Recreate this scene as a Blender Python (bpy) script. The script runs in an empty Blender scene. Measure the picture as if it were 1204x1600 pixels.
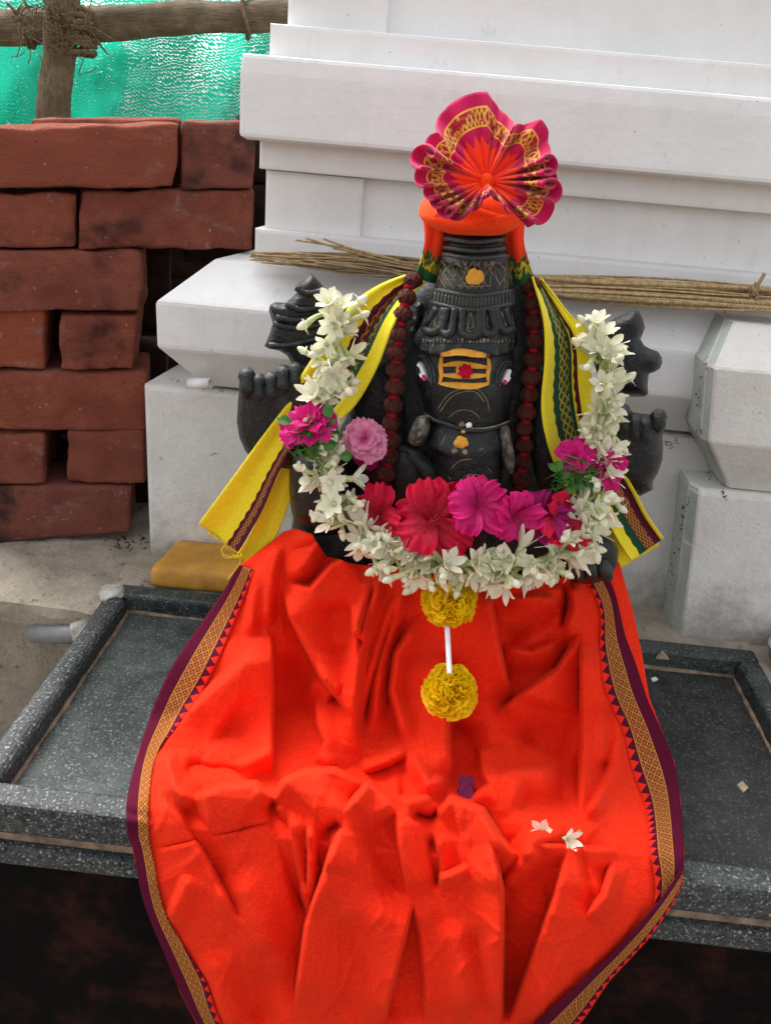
import bpy, bmesh, math, random
import numpy as np
from mathutils import Vector, Matrix, noise
from mathutils.bvhtree import BVHTree
from mathutils.geometry import delaunay_2d_cdt

random.seed(7); rng = np.random.default_rng(7)
R = math.radians
sc = bpy.context.scene
COL = sc.collection

# ------------------------------------------------------------------ camera, sky, sun, exposure
CAM = np.array([0.0, 0.0, 0.55]); FPX = 1350.0; PITCH, ROLL, YAW = R(24), R(5), R(-2)
_f = np.array([math.sin(YAW)*math.cos(PITCH), math.cos(YAW)*math.cos(PITCH), -math.sin(PITCH)])
_r = np.array([math.cos(YAW), -math.sin(YAW), 0.0]); _u = np.cross(_r, _f)
RT = _r*math.cos(ROLL) + _u*math.sin(ROLL); UP = -_r*math.sin(ROLL) + _u*math.cos(ROLL); FW = _f
cd = bpy.data.cameras.new('camera'); cam = bpy.data.objects.new('camera', cd); COL.objects.link(cam)
cd.sensor_fit = 'VERTICAL'; cd.sensor_height = 24.0; cd.sensor_width = 18.06; cd.lens = FPX/1600*24.0
cd.clip_start = 0.02; cd.clip_end = 2000
m = Matrix.Identity(4)
for i in range(3):
    m[i][0] = RT[i]; m[i][1] = UP[i]; m[i][2] = -FW[i]; m[i][3] = CAM[i]
cam.matrix_world = m
sc.camera = cam

SUN_EL, SUN_AZ = R(52), R(-42)          # azimuth from +y towards +x : behind the net at the left
w = bpy.data.worlds.new('World'); sc.world = w; w.use_nodes = True
wn = w.node_tree.nodes; wl = w.node_tree.links
bg = wn['Background']; sky = wn.new('ShaderNodeTexSky'); sky.sky_type = 'NISHITA'; sky.sun_disc = False
sky.sun_elevation = SUN_EL; sky.sun_rotation = SUN_AZ; sky.dust_density = 4.0; sky.air_density = 1.0
hs = wn.new('ShaderNodeHueSaturation'); hs.inputs['Saturation'].default_value = 0.15
wl.new(sky.outputs[0], hs.inputs['Color']); wl.new(hs.outputs[0], bg.inputs['Color']); bg.inputs['Strength'].default_value = 0.145
sd = bpy.data.lights.new('sun', 'SUN'); so = bpy.data.objects.new('sun', sd); COL.objects.link(so)
sd.energy = 1.15; sd.angle = R(42); sd.color = (1.0, 0.97, 0.92)
sdir = Vector((math.sin(SUN_AZ)*math.cos(SUN_EL), math.cos(SUN_AZ)*math.cos(SUN_EL), math.sin(SUN_EL)))
so.rotation_euler = sdir.to_track_quat('Z', 'Y').to_euler(); so.location = (-1, -1, 4)
sc.view_settings.view_transform = 'Standard'; sc.view_settings.look = 'None'
sc.view_settings.exposure = 1.39; sc.view_settings.gamma = 1.0; sc.view_settings.use_curve_mapping = False

# ------------------------------------------------------------------ points of the photograph -> points of the place
def ray(u, v):
    u = np.asarray(u, float); v = np.asarray(v, float)
    return FW + RT*((u-602)/FPX)[..., None] - UP*((v-800)/FPX)[..., None]
def PY(u, v, y):
    d = ray(u, v); t = np.asarray(y, float)/d[..., 1]
    return CAM + d*t[..., None]
def PZ(u, v, z=0.0):
    d = ray(u, v); t = (z-CAM[2])/d[..., 2]
    return CAM + d*np.asarray(t)[..., None]
def VP(u, v, y): return Vector(PY(u, v, y))
def pxm(y=0.72): return 0.00066*y/0.72    # metres per photo pixel near depth y

# ------------------------------------------------------------------ object helpers
WORLD = {}
def put(o, parent, wloc):
    if parent is not None:
        o.parent = parent; o.location = Vector(wloc) - WORLD[parent.name]
    else: o.location = wloc
    WORLD[o.name] = Vector(wloc)
def props(o, label=None, cat=None, group=None, kind=None):
    if label: o['label'] = label
    if cat: o['category'] = cat
    if group: o['group'] = group
    if kind: o['kind'] = kind
    return o
def thing(name, label, cat, loc, group=None):
    o = bpy.data.objects.new(name, None); COL.objects.link(o); o.empty_display_size = 0.03
    put(o, None, loc); return props(o, label, cat, group)
def mesh(name, verts, faces, mat, parent=None, smooth=True, uv=None, origin=None):
    V = np.asarray(verts, float)
    c = V.mean(0) if origin is None else np.asarray(origin, float)
    me = bpy.data.meshes.new(name); me.from_pydata((V-c).tolist(), [], [tuple(map(int, f)) for f in faces])
    if uv is not None:
        lay = me.uv_layers.new(name='UVMap'); li = np.zeros(len(me.loops), int); me.loops.foreach_get('vertex_index', li)
        lay.data.foreach_set('uv', np.asarray(uv, float)[li].astype(np.float32).ravel())
    if smooth: me.polygons.foreach_set('use_smooth', [True]*len(me.polygons))
    for q in (mat if isinstance(mat, (list, tuple)) else [mat]): me.materials.append(q)
    me.update()
    o = bpy.data.objects.new(name, me); COL.objects.link(o); put(o, parent, c); return o
def instance(me, name, M, parent=None):
    o = bpy.data.objects.new(name, me); COL.objects.link(o)
    if parent is not None:
        o.parent = parent; M = Matrix.Translation(-WORLD[parent.name]) @ M
    o.matrix_local = M
    WORLD[o.name] = M.translation + (WORLD[parent.name] if parent else Vector()); return o
def grid_faces(nr, nc, wrap=False, off=0):
    F = []
    for i in range(nr-1):
        for j in range(nc if wrap else nc-1):
            a = off+i*nc+j; b = off+i*nc+(j+1) % nc
            F.append((a, b, b+nc, a+nc))
    return F
class MB:
    def __init__(s): s.v = []; s.f = []; s.uv = []
    def add(s, V, F, uv=None):
        o = len(s.v); s.v += [tuple(p) for p in V]; s.f += [tuple(i+o for i in f) for f in F]
        s.uv += [tuple(q) for q in uv] if uv is not None else [(0, 0)]*len(V)
    def build(s, name, mat, parent=None, smooth=True, origin=None): return mesh(name, s.v, s.f, mat, parent, smooth, s.uv, origin)
def tube(pts, rad, n=6, cap=True):
    P = [Vector(p) for p in pts]; k = len(P); rad = rad if hasattr(rad, '__len__') else [rad]*k
    V = []; F = []; up = None
    for i in range(k):
        t = (P[min(i+1, k-1)]-P[max(i-1, 0)]).normalized()
        if up is None: up = t.orthogonal().normalized()
        up = (up - t*up.dot(t)); up = up.normalized() if up.length > 1e-6 else t.orthogonal().normalized()
        b = t.cross(up)
        for j in range(n):
            a = 2*math.pi*j/n; V.append(P[i]+(up*math.cos(a)+b*math.sin(a))*rad[i])
    F = grid_faces(k, n, True)
    if cap: F.append(tuple(range(n-1, -1, -1))); F.append(tuple(range((k-1)*n, k*n)))
    return V, F
def smooth_path(pts, n):
    P = np.asarray(pts, float); k = len(P)
    if k < 3:
        t = np.linspace(0, 1, n)[:, None]; return P[0]*(1-t)+P[-1]*t
    d = np.r_[0, np.cumsum(np.linalg.norm(np.diff(P, axis=0), axis=1)+1e-9)]
    T = np.zeros_like(P); T[1:-1] = (P[2:]-P[:-2])/(d[2:]-d[:-2])[:, None]; T[0] = (P[1]-P[0])/(d[1]-d[0]); T[-1] = (P[-1]-P[-2])/(d[-1]-d[-2])
    s = np.linspace(0, d[-1], n); i = np.clip(np.searchsorted(d, s, 'right')-1, 0, k-2)
    h = (d[i+1]-d[i])[:, None]; t = ((s-d[i])[:, None])/h
    return (2*t**3-3*t**2+1)*P[i]+(t**3-2*t**2+t)*h*T[i]+(-2*t**3+3*t**2)*P[i+1]+(t**3-t**2)*h*T[i+1]
def interp_rows(rows, n):
    A = np.asarray(rows, float); s = np.linspace(A[0, 0], A[-1, 0], n)
    out = [s]
    for c in range(1, A.shape[1]):
        x, y = A[:, 0], A[:, c]; h = np.diff(x); dl = np.diff(y)/h; mm = np.zeros(len(x)); mm[0], mm[-1] = dl[0], dl[-1]
        for i in range(1, len(x)-1): mm[i] = 0 if dl[i-1]*dl[i] <= 0 else 2*dl[i-1]*dl[i]/(dl[i-1]+dl[i])
        i = np.clip(np.searchsorted(x, s, 'right')-1, 0, len(x)-2); t = (s-x[i])/h[i]
        out.append((2*t**3-3*t**2+1)*y[i]+(t**3-2*t**2+t)*h[i]*mm[i]+(-2*t**3+3*t**2)*y[i+1]+(t**3-t**2)*h[i]*mm[i+1])
    return np.stack(out, 1)
def pchip(tab, x):
    A = np.asarray(tab, float); return np.interp(x, A[:, 0], A[:, 1])
def loft(rows, n=60, seg=48, p=2.3, disp=None):
    """rings from silhouette rows (v, u_left, u_right, y_centre, y_radius)"""
    Rw = interp_rows(rows, n); V = []
    th = np.linspace(0, 2*math.pi, seg, endpoint=False)
    for v, ul, ur, yc, ry in Rw:
        a = PY(ul, v, yc); b = PY(ur, v, yc); c = (a+b)/2; e = (b-a)/2
        cs = np.sign(np.cos(th))*np.abs(np.cos(th))**(2/p); sn = np.sign(np.sin(th))*np.abs(np.sin(th))**(2/p)
        d = np.ones(seg) if disp is None else disp(th, v)
        V += list(c + e*(cs*d)[:, None] + np.array([0, 1, 0])*(sn*ry*d)[:, None])
    F = grid_faces(n, seg, True); F.append(tuple(range(seg))); F.append(tuple(range((n-1)*seg, n*seg))[::-1])
    return np.array(V), F
def inflate(outline, y, T, step=5.0, Rr=None, power=2.0, tilt=None):
    """a rounded solid with the given outline (photo pixels), thickness 2T"""
    O = np.asarray(outline, float); O = dense(O, step)
    mn, mx = O.min(0), O.max(0); pts = [tuple(p) for p in O]; n0 = len(pts)
    gx = np.arange(mn[0]+step/2, mx[0], step); gy = np.arange(mn[1]+step/2, mx[1], step)
    def inside(p):
        x, yv = p; c = False; j = n0-1
        for i in range(n0):
            if (O[i, 1] > yv) != (O[j, 1] > yv) and x < (O[j, 0]-O[i, 0])*(yv-O[i, 1])/(O[j, 1]-O[i, 1])+O[i, 0]: c = not c
            j = i
        return c
    for b in gy:
        for a in gx:
            q = (a+random.uniform(-.2, .2)*step, b+random.uniform(-.2, .2)*step)
            if np.min(np.hypot(O[:, 0]-q[0], O[:, 1]-q[1])) > step*.55 and inside(q): pts.append(q)
    vv, _, ff, *_ = delaunay_2d_cdt([Vector(p) for p in pts], [(i, (i+1) % n0) for i in range(n0)], [tuple(range(n0))], 1, 1e-5)
    A = np.array([tuple(p) for p in vv])
    d = np.array([np.min(np.hypot(O[:, 0]-q[0], O[:, 1]-q[1])) for q in A]); d[d < step*.4] = 0
    Rr = Rr or max(d.max(), 1)
    h = T*(1-(1-np.clip(d/Rr, 0, 1))**power)**(1/power)
    yy = y if tilt is None else y+tilt(A)
    front = PY(A[:, 0], A[:, 1], yy-h); back = PY(A[:, 0], A[:, 1], yy+h)
    n = len(A); idx = np.arange(n, 2*n)
    F = []
    for f in ff:
        f = list(f); F.append(tuple(f)); F.append(tuple((i if d[i] == 0 else i+n) for i in reversed(f)))
    return np.vstack([front, back]), F
def dense(O, step):
    out = []
    for i in range(len(O)):
        a, b = O[i], O[(i+1) % len(O)]; k = max(1, int(np.hypot(*(b-a))/step))
        out += [a+(b-a)*t/k for t in range(k)]
    return np.array(out)
def closed_smooth(pts, n=60):
    P = np.array(list(pts)+[pts[0]], float); return smooth_path(np.vstack([P[-2], P, P[1]]), n+20)[8:-8]
def rbox(corners, depth_vec, r, n=(14, 6, 6), bump=.0015, seed=0, chip=0.0):
    """rounded, uneven block; corners TL,TR,BR,BL of its front face"""
    TL, TR, BR, BL = [np.asarray(c, float) for c in corners]; D = np.asarray(depth_vec, float)
    sx = np.linalg.norm(TR-TL); sz = np.linalg.norm(TL-BL); sy = np.linalg.norm(D)
    V = []; F = []; key = {}
    def vid(a, b, c):
        k = (a, b, c)
        if k in key: return key[k]
        q = []
        for i, N, S in ((a, n[0], sx), (b, n[1], sz), (c, n[2], sy)):
            t = i/N; t = .5-.5*math.cos(math.pi*t)*1.0 if False else t
            q.append((t-.5)*S)
        q = np.array(q); hs_ = np.array([sx, sz, sy])/2; inner = np.clip(q, -(hs_-r), hs_-r); e = q-inner
        L = np.linalg.norm(e)
        if L > 1e-9: q = inner+e/L*r*min(1, L/r if L < r else 1) if L > r else q
        t = q/np.array([sx, sz, sy])+.5
        front = (TL*(1-t[0])+TR*t[0])*(1-t[1])+(BL*(1-t[0])+BR*t[0])*t[1]
        p = front+D*t[2]
        w_ = Vector(p*38)+Vector((seed*7.3, 0, seed)); nn = noise.noise_vector(w_*.6)*bump+noise.noise_vector(w_*3.3)*bump*.30
        if chip and L > 1e-9:
            cc_ = (TL+TR+BR+BL)/4+D/2; ch_ = max(0, noise.noise(Vector(p*26)+Vector((seed, 3, 1)))-.05); nn = np.array(nn)+(cc_-p)/max(1e-6, np.linalg.norm(cc_-p))*chip*ch_*min(1, L/r)
        V.append(p+np.array(nn)); key[k] = len(V)-1; return key[k]
    N = n
    for a in range(N[0]):
        for b in range(N[1]):
            F.append((vid(a, b, 0), vid(a, b+1, 0), vid(a+1, b+1, 0), vid(a+1, b, 0))); F.append((vid(a, b, N[2]), vid(a+1, b, N[2]), vid(a+1, b+1, N[2]), vid(a, b+1, N[2])))
    for a in range(N[0]):
        for c in range(N[2]):
            F.append((vid(a, 0, c), vid(a+1, 0, c), vid(a+1, 0, c+1), vid(a, 0, c+1))); F.append((vid(a, N[1], c), vid(a, N[1], c+1), vid(a+1, N[1], c+1), vid(a+1, N[1], c)))
    for b in range(N[1]):
        for c in range(N[2]):
            F.append((vid(0, b, c), vid(0, b, c+1), vid(0, b+1, c+1), vid(0, b+1, c))); F.append((vid(N[0], b, c), vid(N[0], b+1, c), vid(N[0], b+1, c+1), vid(N[0], b, c+1)))
    return V, F
def align(d, roll=0.0, scale=1.0):
    q = Vector(d).normalized().to_track_quat('Z', 'Y')
    return q.to_matrix().to_4x4() @ Matrix.Rotation(roll, 4, 'Z') @ Matrix.Scale(scale, 4)

# ------------------------------------------------------------------ materials: a small expression layer over shader nodes
class S:
    def __init__(s, nt, sock): s.nt = nt; s.k = sock
    def _m(s, op, o=None, o2=None):
        n = s.nt.nodes.new('ShaderNodeMath'); n.operation = op; s.nt.links.new(s.k, n.inputs[0])
        for i, q in ((1, o), (2, o2)):
            if q is None: continue
            if isinstance(q, S): s.nt.links.new(q.k, n.inputs[i])
            else: n.inputs[i].default_value = q
        return S(s.nt, n.outputs[0])
    def __add__(s, o): return s._m('ADD', o)
    def __sub__(s, o): return s._m('SUBTRACT', o)
    def __mul__(s, o): return s._m('MULTIPLY', o)
    def frac(s): return s._m('FRACT')
    def abs(s): return s._m('ABSOLUTE')
    def lt(s, o): return s._m('LESS_THAN', o)
    def gt(s, o): return s._m('GREATER_THAN', o)
    def max(s, o): return s._m('MAXIMUM', o)
    def min(s, o): return s._m('MINIMUM', o)
    def sin(s): return s._m('SINE')
    def sat(s): return s._m('MAXIMUM', 0.0)._m('MINIMUM', 1.0)
    def ss(s, a, b):
        n = s.nt.nodes.new('ShaderNodeMapRange'); n.interpolation_type = 'SMOOTHSTEP'; s.nt.links.new(s.k, n.inputs[0])
        n.inputs[1].default_value = a; n.inputs[2].default_value = b; return S(s.nt, n.outputs[0])
class Mat:
    def __init__(s, name, rough=.8, spec=.3, sheen=0.0, metal=0.0):
        s.m = bpy.data.materials.new(name); s.m.use_nodes = True; s.nt = s.m.node_tree
        s.b = s.nt.nodes['Principled BSDF']; s.b.inputs['Roughness'].default_value = rough
        s.b.inputs['Specular IOR Level'].default_value = spec; s.b.inputs['Metallic'].default_value = metal
        if sheen: s.b.inputs['Sheen Weight'].default_value = sheen; s.b.inputs['Sheen Roughness'].default_value = .4
        s.tc = s.nt.nodes.new('ShaderNodeTexCoord'); s.geo = None
    def uv(s):
        n = s.nt.nodes.new('ShaderNodeSeparateXYZ'); s.nt.links.new(s.tc.outputs['UV'], n.inputs[0]); return S(s.nt, n.outputs[0]), S(s.nt, n.outputs[1])
    def pos(s):
        g = s.nt.nodes.new('ShaderNodeNewGeometry'); return g.outputs['Position']
    def xyz(s):
        n = s.nt.nodes.new('ShaderNodeSeparateXYZ'); s.nt.links.new(s.pos(), n.inputs[0]); return [S(s.nt, n.outputs[i]) for i in range(3)]
    def nz(s, scale, detail=4, rough=.6, coord=None, dist=0.0, stretch=None):
        n = s.nt.nodes.new('ShaderNodeTexNoise'); n.inputs['Scale'].default_value = scale; n.inputs['Detail'].default_value = detail
        n.inputs['Roughness'].default_value = rough; n.inputs['Distortion'].default_value = dist
        c = coord or s.tc.outputs['Object']
        if stretch:
            mp = s.nt.nodes.new('ShaderNodeMapping'); mp.inputs['Scale'].default_value = stretch; s.nt.links.new(c, mp.inputs[0]); c = mp.outputs[0]
        s.nt.links.new(c, n.inputs['Vector']); return S(s.nt, n.outputs[0])
    def vor(s, scale, out='Color', coord=None, feat='F1'):
        n = s.nt.nodes.new('ShaderNodeTexVoronoi'); n.inputs['Scale'].default_value = scale; n.feature = feat
        s.nt.links.new(coord or s.tc.outputs['Object'], n.inputs['Vector'])
        if out == 'Color':
            q = s.nt.nodes.new('ShaderNodeSeparateXYZ'); s.nt.links.new(n.outputs['Color'], q.inputs[0]); return S(s.nt, q.outputs[0])
        return S(s.nt, n.outputs[out])
    def rnd(s):
        n = s.nt.nodes.new('ShaderNodeObjectInfo'); return S(s.nt, n.outputs['Random'])
    def mix(s, f, a, b):
        n = s.nt.nodes.new('ShaderNodeMix'); n.data_type = 'RGBA'
        for i, q in ((0, f), (6, a), (7, b)):
            if isinstance(q, S): s.nt.links.new(q.k, n.inputs[i])
            elif i == 0: n.inputs[0].default_value = q
            else: n.inputs[i].default_value = (*q, 1)
        return S(s.nt, n.outputs[2])
    def ramp(s, f, stops):
        n = s.nt.nodes.new('ShaderNodeValToRGB'); s.nt.links.new(f.k, n.inputs[0]); e = n.color_ramp.elements
        while len(e) < len(stops): e.new(.5)
        for q, (p, c) in zip(e, stops): q.position = p; q.color = (*c, 1)
        return S(s.nt, n.outputs[0])
    def color(s, c):
        if isinstance(c, S): s.nt.links.new(c.k, s.b.inputs['Base Color'])
        else: s.b.inputs['Base Color'].default_value = (*c, 1)
        s.col = c; return s
    def rough(s, c): s.nt.links.new(c.k, s.b.inputs['Roughness']); return s
    def bump(s, h, dist=.001, strength=.6):
        n = s.nt.nodes.new('ShaderNodeBump'); n.inputs['Distance'].default_value = dist; n.inputs['Strength'].default_value = strength
        s.nt.links.new(h.k, n.inputs['Height']); s.nt.links.new(n.outputs[0], s.b.inputs['Normal']); return s
    def translucent(s, f=.3):
        t = s.nt.nodes.new('ShaderNodeBsdfTranslucent'); mx = s.nt.nodes.new('ShaderNodeMixShader'); mx.inputs[0].default_value = f
        if isinstance(s.col, S): s.nt.links.new(s.col.k, t.inputs[0])
        else: t.inputs[0].default_value = (*s.col, 1)
        out = s.nt.nodes['Material Output']; s.nt.links.new(s.b.outputs[0], mx.inputs[1]); s.nt.links.new(t.outputs[0], mx.inputs[2]); s.nt.links.new(mx.outputs[0], out.inputs[0]); return s
M = {}
def simple(name, col, rough=.7, spec=.3, var=.25, scale=60, bumpd=0.0, tr=0.0, sheen=0.0, metal=0.0):
    q = Mat(name, rough, spec, sheen, metal); n = q.nz(scale)
    q.color(q.mix(n.ss(.25, .75), tuple(c*(1-var) for c in col), tuple(min(1, c*(1+var)) for c in col)))
    if bumpd: q.bump(q.nz(scale*3, 5), bumpd)
    if tr: q.translucent(tr)
    M[name] = q.m; return q

# white lime-washed masonry
q = Mat('white_paint', .75, .25); g = q.nz(9, 6, .65); g2 = q.nz(160, 3); spk = q.nz(70, 2, .5)
c = q.mix(g.ss(.35, .75), (.80, .80, .80), (.72, .715, .70)); drip = q.nz(10, 6, .7, coord=q.pos(), stretch=(2.2, 2.2, .22)); c = q.mix(drip.ss(.52, .74)*.25, c, (.58, .555, .50)); c = q.mix(q.nz(45, 6, .75, coord=q.pos()).ss(.60, .70)*.35, c, (.55, .52, .47)); c = q.mix(q.nz(150, 2).ss(.74, .78), c, (.40, .37, .33))
q.color(c).bump(q.nz(90, 6) + g2*.3 + q.nz(40, 4, .6, stretch=(.15, 1, 1))*.8 + q.nz(16, 5)*1.2, .0016, .55); M['white'] = q.m
q = Mat('dirty_white_paint', .85, .2); g = q.nz(14, 7, .7); spk = q.nz(60, 5, .7); gr = q.nz(5, 4)
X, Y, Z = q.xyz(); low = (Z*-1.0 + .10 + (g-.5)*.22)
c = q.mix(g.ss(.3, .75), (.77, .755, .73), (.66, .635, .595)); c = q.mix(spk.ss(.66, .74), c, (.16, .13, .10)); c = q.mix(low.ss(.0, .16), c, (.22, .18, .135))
q.color(c).bump(q.nz(130, 6, .7)*1.0, .003, .8); M['dirty_white'] = q.m
# return faces of the pier: green light from the net put into the paint colour
q = Mat('net_lit_paint', .85, .2); g = q.nz(40, 6, .7); q.color(q.mix(g.ss(.3, .8), (.50, .55, .51), (.40, .41, .37))).bump(g, .002); M['net_light_green'] = q.m
# brick
q = Mat('brick_clay', .92, .12); P_ = q.pos(); rn = q.rnd(); g = q.nz(20, 7, .65, coord=P_); f = q.nz(220, 4, .7, coord=P_); d = q.nz(8, 4, coord=P_); pale = q.nz(11, 7, .7, coord=P_, stretch=(1, 1, 2.0))
c = q.mix(g.ss(.3, .75), (.205, .056, .038), (.36, .108, .064)); c = q.mix(rn*.75, c, (.19, .070, .056)); c = q.mix((rn*7.3).frac().ss(.55, 1.0)*.6, c, (.36, .085, .040)); c = q.mix(q.nz(34, 7, .75, coord=P_).ss(.60, .68)*.5, c, (.40, .30, .26)); c = q.mix((d.ss(.57, .70))*.85, c, (.025, .018, .018))
c = q.mix(pale.ss(.56, .72)*.55, c, (.34, .24, .215)); c = q.mix(q.nz(170, 1).ss(.76, .79), c, (.42, .28, .21)); c = q.mix(f.ss(.62, .7)*.5, c, (.08, .025, .018))
q.color(c).bump(f*1.3 + q.nz(75, 6, .75, coord=P_, stretch=(.5, .5, 1.5))*1.6 + q.nz(480, 3, .7, coord=P_)*.6, .0032, .95); M['brick'] = q.m
q = Mat('gap_shade_clay', .95, .08); g = q.nz(20, 7, .65, coord=q.pos()); q.color(q.mix(g.ss(.3, .75), (.018, .011, .010), (.05, .022, .018))).bump(g, .003); M['gap_shade_brick'] = q.m  # near-black clay: shade of the gaps put into the back bricks' colour
# granite: dark, speckled black / grey / white
def granite(name, lo, mid, hi, rough, dust, sc_=330):
    q = Mat(name, rough, .25); v = q.vor(sc_*1.7, coord=None); v2 = q.nz(sc_*1.1, 3, .7, stretch=(1, .7, 1)); g = q.nz(6, 5)
    mm = (v*.55 + v2.ss(.3, .7)*.45)
    c = q.ramp(mm, [(.18, lo), (.5, mid), (.72, mid), (.86, hi)])
    c = q.mix((g + (q.nz(50, 5)-.5)*.6).ss(.30, .80)*dust, c, (.23, .25, .23))
    q.color(c).rough((g*.3)+rough).bump(q.nz(420, 2), .0004, .5); M[name] = q.m
granite('granite', (.004, .006, .006), (.024, .034, .032), (.14, .17, .165), .3, .22)
granite('granite_pale', (.006, .007, .008), (.044, .049, .051), (.25, .265, .265), .38, .12)
granite('granite_shaded', (.006, .006, .006), (.018, .019, .0185), (.09, .09, .088), .35, .12)  # darker copy of the same stone, with the right floor's shade painted in
simple('mortar', (.24, .175, .125), .95, .1, .45, 70, .003)
simple('cement', (.42, .40, .36), .95, .1, .3, 50, .004)
q = Mat('concrete', .95, .1); g = q.nz(12, 8, .7); g2 = q.nz(55, 7, .75); c = q.mix(g.ss(.3, .72), (.50, .435, .345), (.31, .265, .21)); c = q.mix(g2.ss(.56, .68)*.85, c, (.085, .07, .055)); c = q.mix(q.nz(7, 3).ss(.58, .7)*.6, c, (.52, .49, .44))
q.color(c).bump(g2*1.5+g, .006, .9); M['concrete'] = q.m
simple('ochre_paint', (.50, .24, .03), .55, .4, .25, 25, .0015)
simple('pvc', (.17, .172, .172), .5, .4, .15, 40)
simple('white_plastic', (.75, .75, .74), .35, .5, .05, 40)
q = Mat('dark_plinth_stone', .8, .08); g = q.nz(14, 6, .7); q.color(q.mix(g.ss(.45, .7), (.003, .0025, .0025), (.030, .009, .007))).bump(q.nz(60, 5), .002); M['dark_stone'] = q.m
simple('ground_earth', (.17, .14, .11), .95, .1, .3, 6, .01)
q = Mat('old_pole_wood', .85, .2); L_ = q.nz(30, 7, .7, stretch=(1, 1, 1)); ln = q.nz(14, 6, .65, coord=q.tc.outputs['UV'], stretch=(6, .6, 1)); c = q.mix(ln.ss(.3, .7), (.36, .28, .17), (.17, .125, .08)); c = q.mix(ln.ss(.64, .72), c, (.03, .022, .016)); c = q.mix(L_.ss(.55, .8)*.6, c, (.20, .20, .15)); c = q.mix(L_.ss(.38, .55)*.5, c, (.09, .065, .045))
q.color(c).bump(ln*1.5+L_, .006, .9); M['wood'] = q.m
simple('coir_rope', (.17, .12, .07), .95, .1, .45, 200, .002)
q = Mat('straw', .7, .3); rn = q.nz(60, 3); q.color(q.mix(rn.ss(.3, .7), (.36, .26, .14), (.22, .15, .08))); M['straw'] = q.m
q = Mat('straw_pale', .7, .3); rn = q.nz(160, 3); q.color(q.mix(rn.ss(.3, .7), (.52, .38, .20), (.32, .21, .10))).bump(rn, .001); M['straw_pale'] = q.m
# black stone of the statue
q = Mat('black_stone', .42, .36); g = q.nz(26, 6, .65); f = q.nz(140, 5, .7); c = q.mix(g.ss(.35, .75), (.0035, .0045, .005), (.012, .016, .018)); c = q.mix(f.ss(.64, .78)*.45, c, (.08, .08, .07)); du = q.nz(38, 7, .75, dist=.6); c = q.mix(du.ss(.52, .70)*.42, c, (.070, .082, .082)); gp = q.nt.nodes.new('ShaderNodeNewGeometry'); pt = S(q.nt, gp.outputs['Pointiness']); c = q.mix((pt+(f-.5)*.06).ss(.54, .66)*.55, c, (.11, .12, .115))  # dust and wear patches, greyed further to stand in for broad highlights
q.color(c).rough(g*.38+.12).bump(f*.9+q.nz(420, 4, .7)*.7+g*2.2, .0018, .7); M['stone'] = q.m
q = Mat('rough_stone', .8, .3); g = q.nz(120, 5, .7); q.color(q.mix(g.ss(.4, .65), (.035, .033, .03), (.22, .19, .15))).bump(g, .003); M['rough_stone'] = q.m
simple('etched_line', (.20, .17, .115), .8, .2, .5, 90)
simple('tilak_paste', (.66, .32, .045), .85, .15, .15, 120, .0006)
simple('kumkum', (.42, .006, .03), .95, .1, .25, 120, .001)
simple('eye_white', (.80, .78, .80), .5, .3, .03)
simple('eye_pink', (.55, .02, .22), .6, .3, .1)
simple('eye_black', (.008, .008, .01), .3, .5, .1)
# cloths
def weave(q, k=2900): return (q.nz(k*.35, 2, .6, stretch=(1, 1, .25)) + q.nz(k*.35, 2, .6, stretch=(.25, .25, 1)))
q = Mat('orange_cotton', .9, .08, .12); g = q.nz(18, 4); wv = weave(q)
c = q.mix(wv.ss(.80, 1.20), (.72, .019, .006), (.83, .034, .010)); c = q.mix(g.ss(.3, .8)*.35, c, (.80, .042, .011))
q.b.inputs['Sheen Tint'].default_value = (1, .25, .08, 1)
q.color(c).bump(wv, .00025, .5).translucent(.05); M['orange'] = q.m
ORANGE = (.78, .025, .008)
q = Mat('turban_cotton', .85, .12, .3); wv = weave(q); q.b.inputs['Sheen Tint'].default_value = (1, .3, .1, 1)
q.color(q.mix(wv.ss(.75, 1.25), (.86, .045, .008), (.95, .075, .014))).bump(wv, .0006); M['turban'] = q.m
MAROON = (.085, .003, .020); GOLD = (.46, .20, .035)
def border_mat(name, inner, flip=False, cell=.0085, base=MAROON, lattice_bg=(.16, .018, .016)):
    q = Mat(name, .85, .10); a, l = q.uv()
    p = a*(.040/cell); s_ = l*(1/cell)
    d1 = (p+s_).frac(); d2 = (p-s_).frac()
    e1 = (d1-.5).abs(); e2 = (d2-.5).abs()
    line = e1.gt(.40).max(e2.gt(.40)); dot = e1.lt(.20)*e2.lt(.20)
    inner_dot = e1.lt(.09)*e2.lt(.09)
    pat = line.max(dot-inner_dot)
    inb = a.gt(.36)*a.lt(.74); lines = ((a-.345).abs().lt(.014)).max((a-.755).abs().lt(.014))
    tooth = ((l*(1/.0105)).frac()-.5).abs()*2.0
    c = q.mix(inb, base, q.mix(pat, lattice_bg, GOLD)); c = q.mix(lines, c, GOLD)
    c = q.mix(a.gt(tooth*.20+.80), c, inner)
    th = q.nz(900, 2); c = q.mix(th.ss(.4, .7)*.25, c, (.05, .004, .012))
    q.color(c).bump(pat+th, .0004, .5); M[name] = q.m
border_mat('saree_border', ORANGE)
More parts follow.
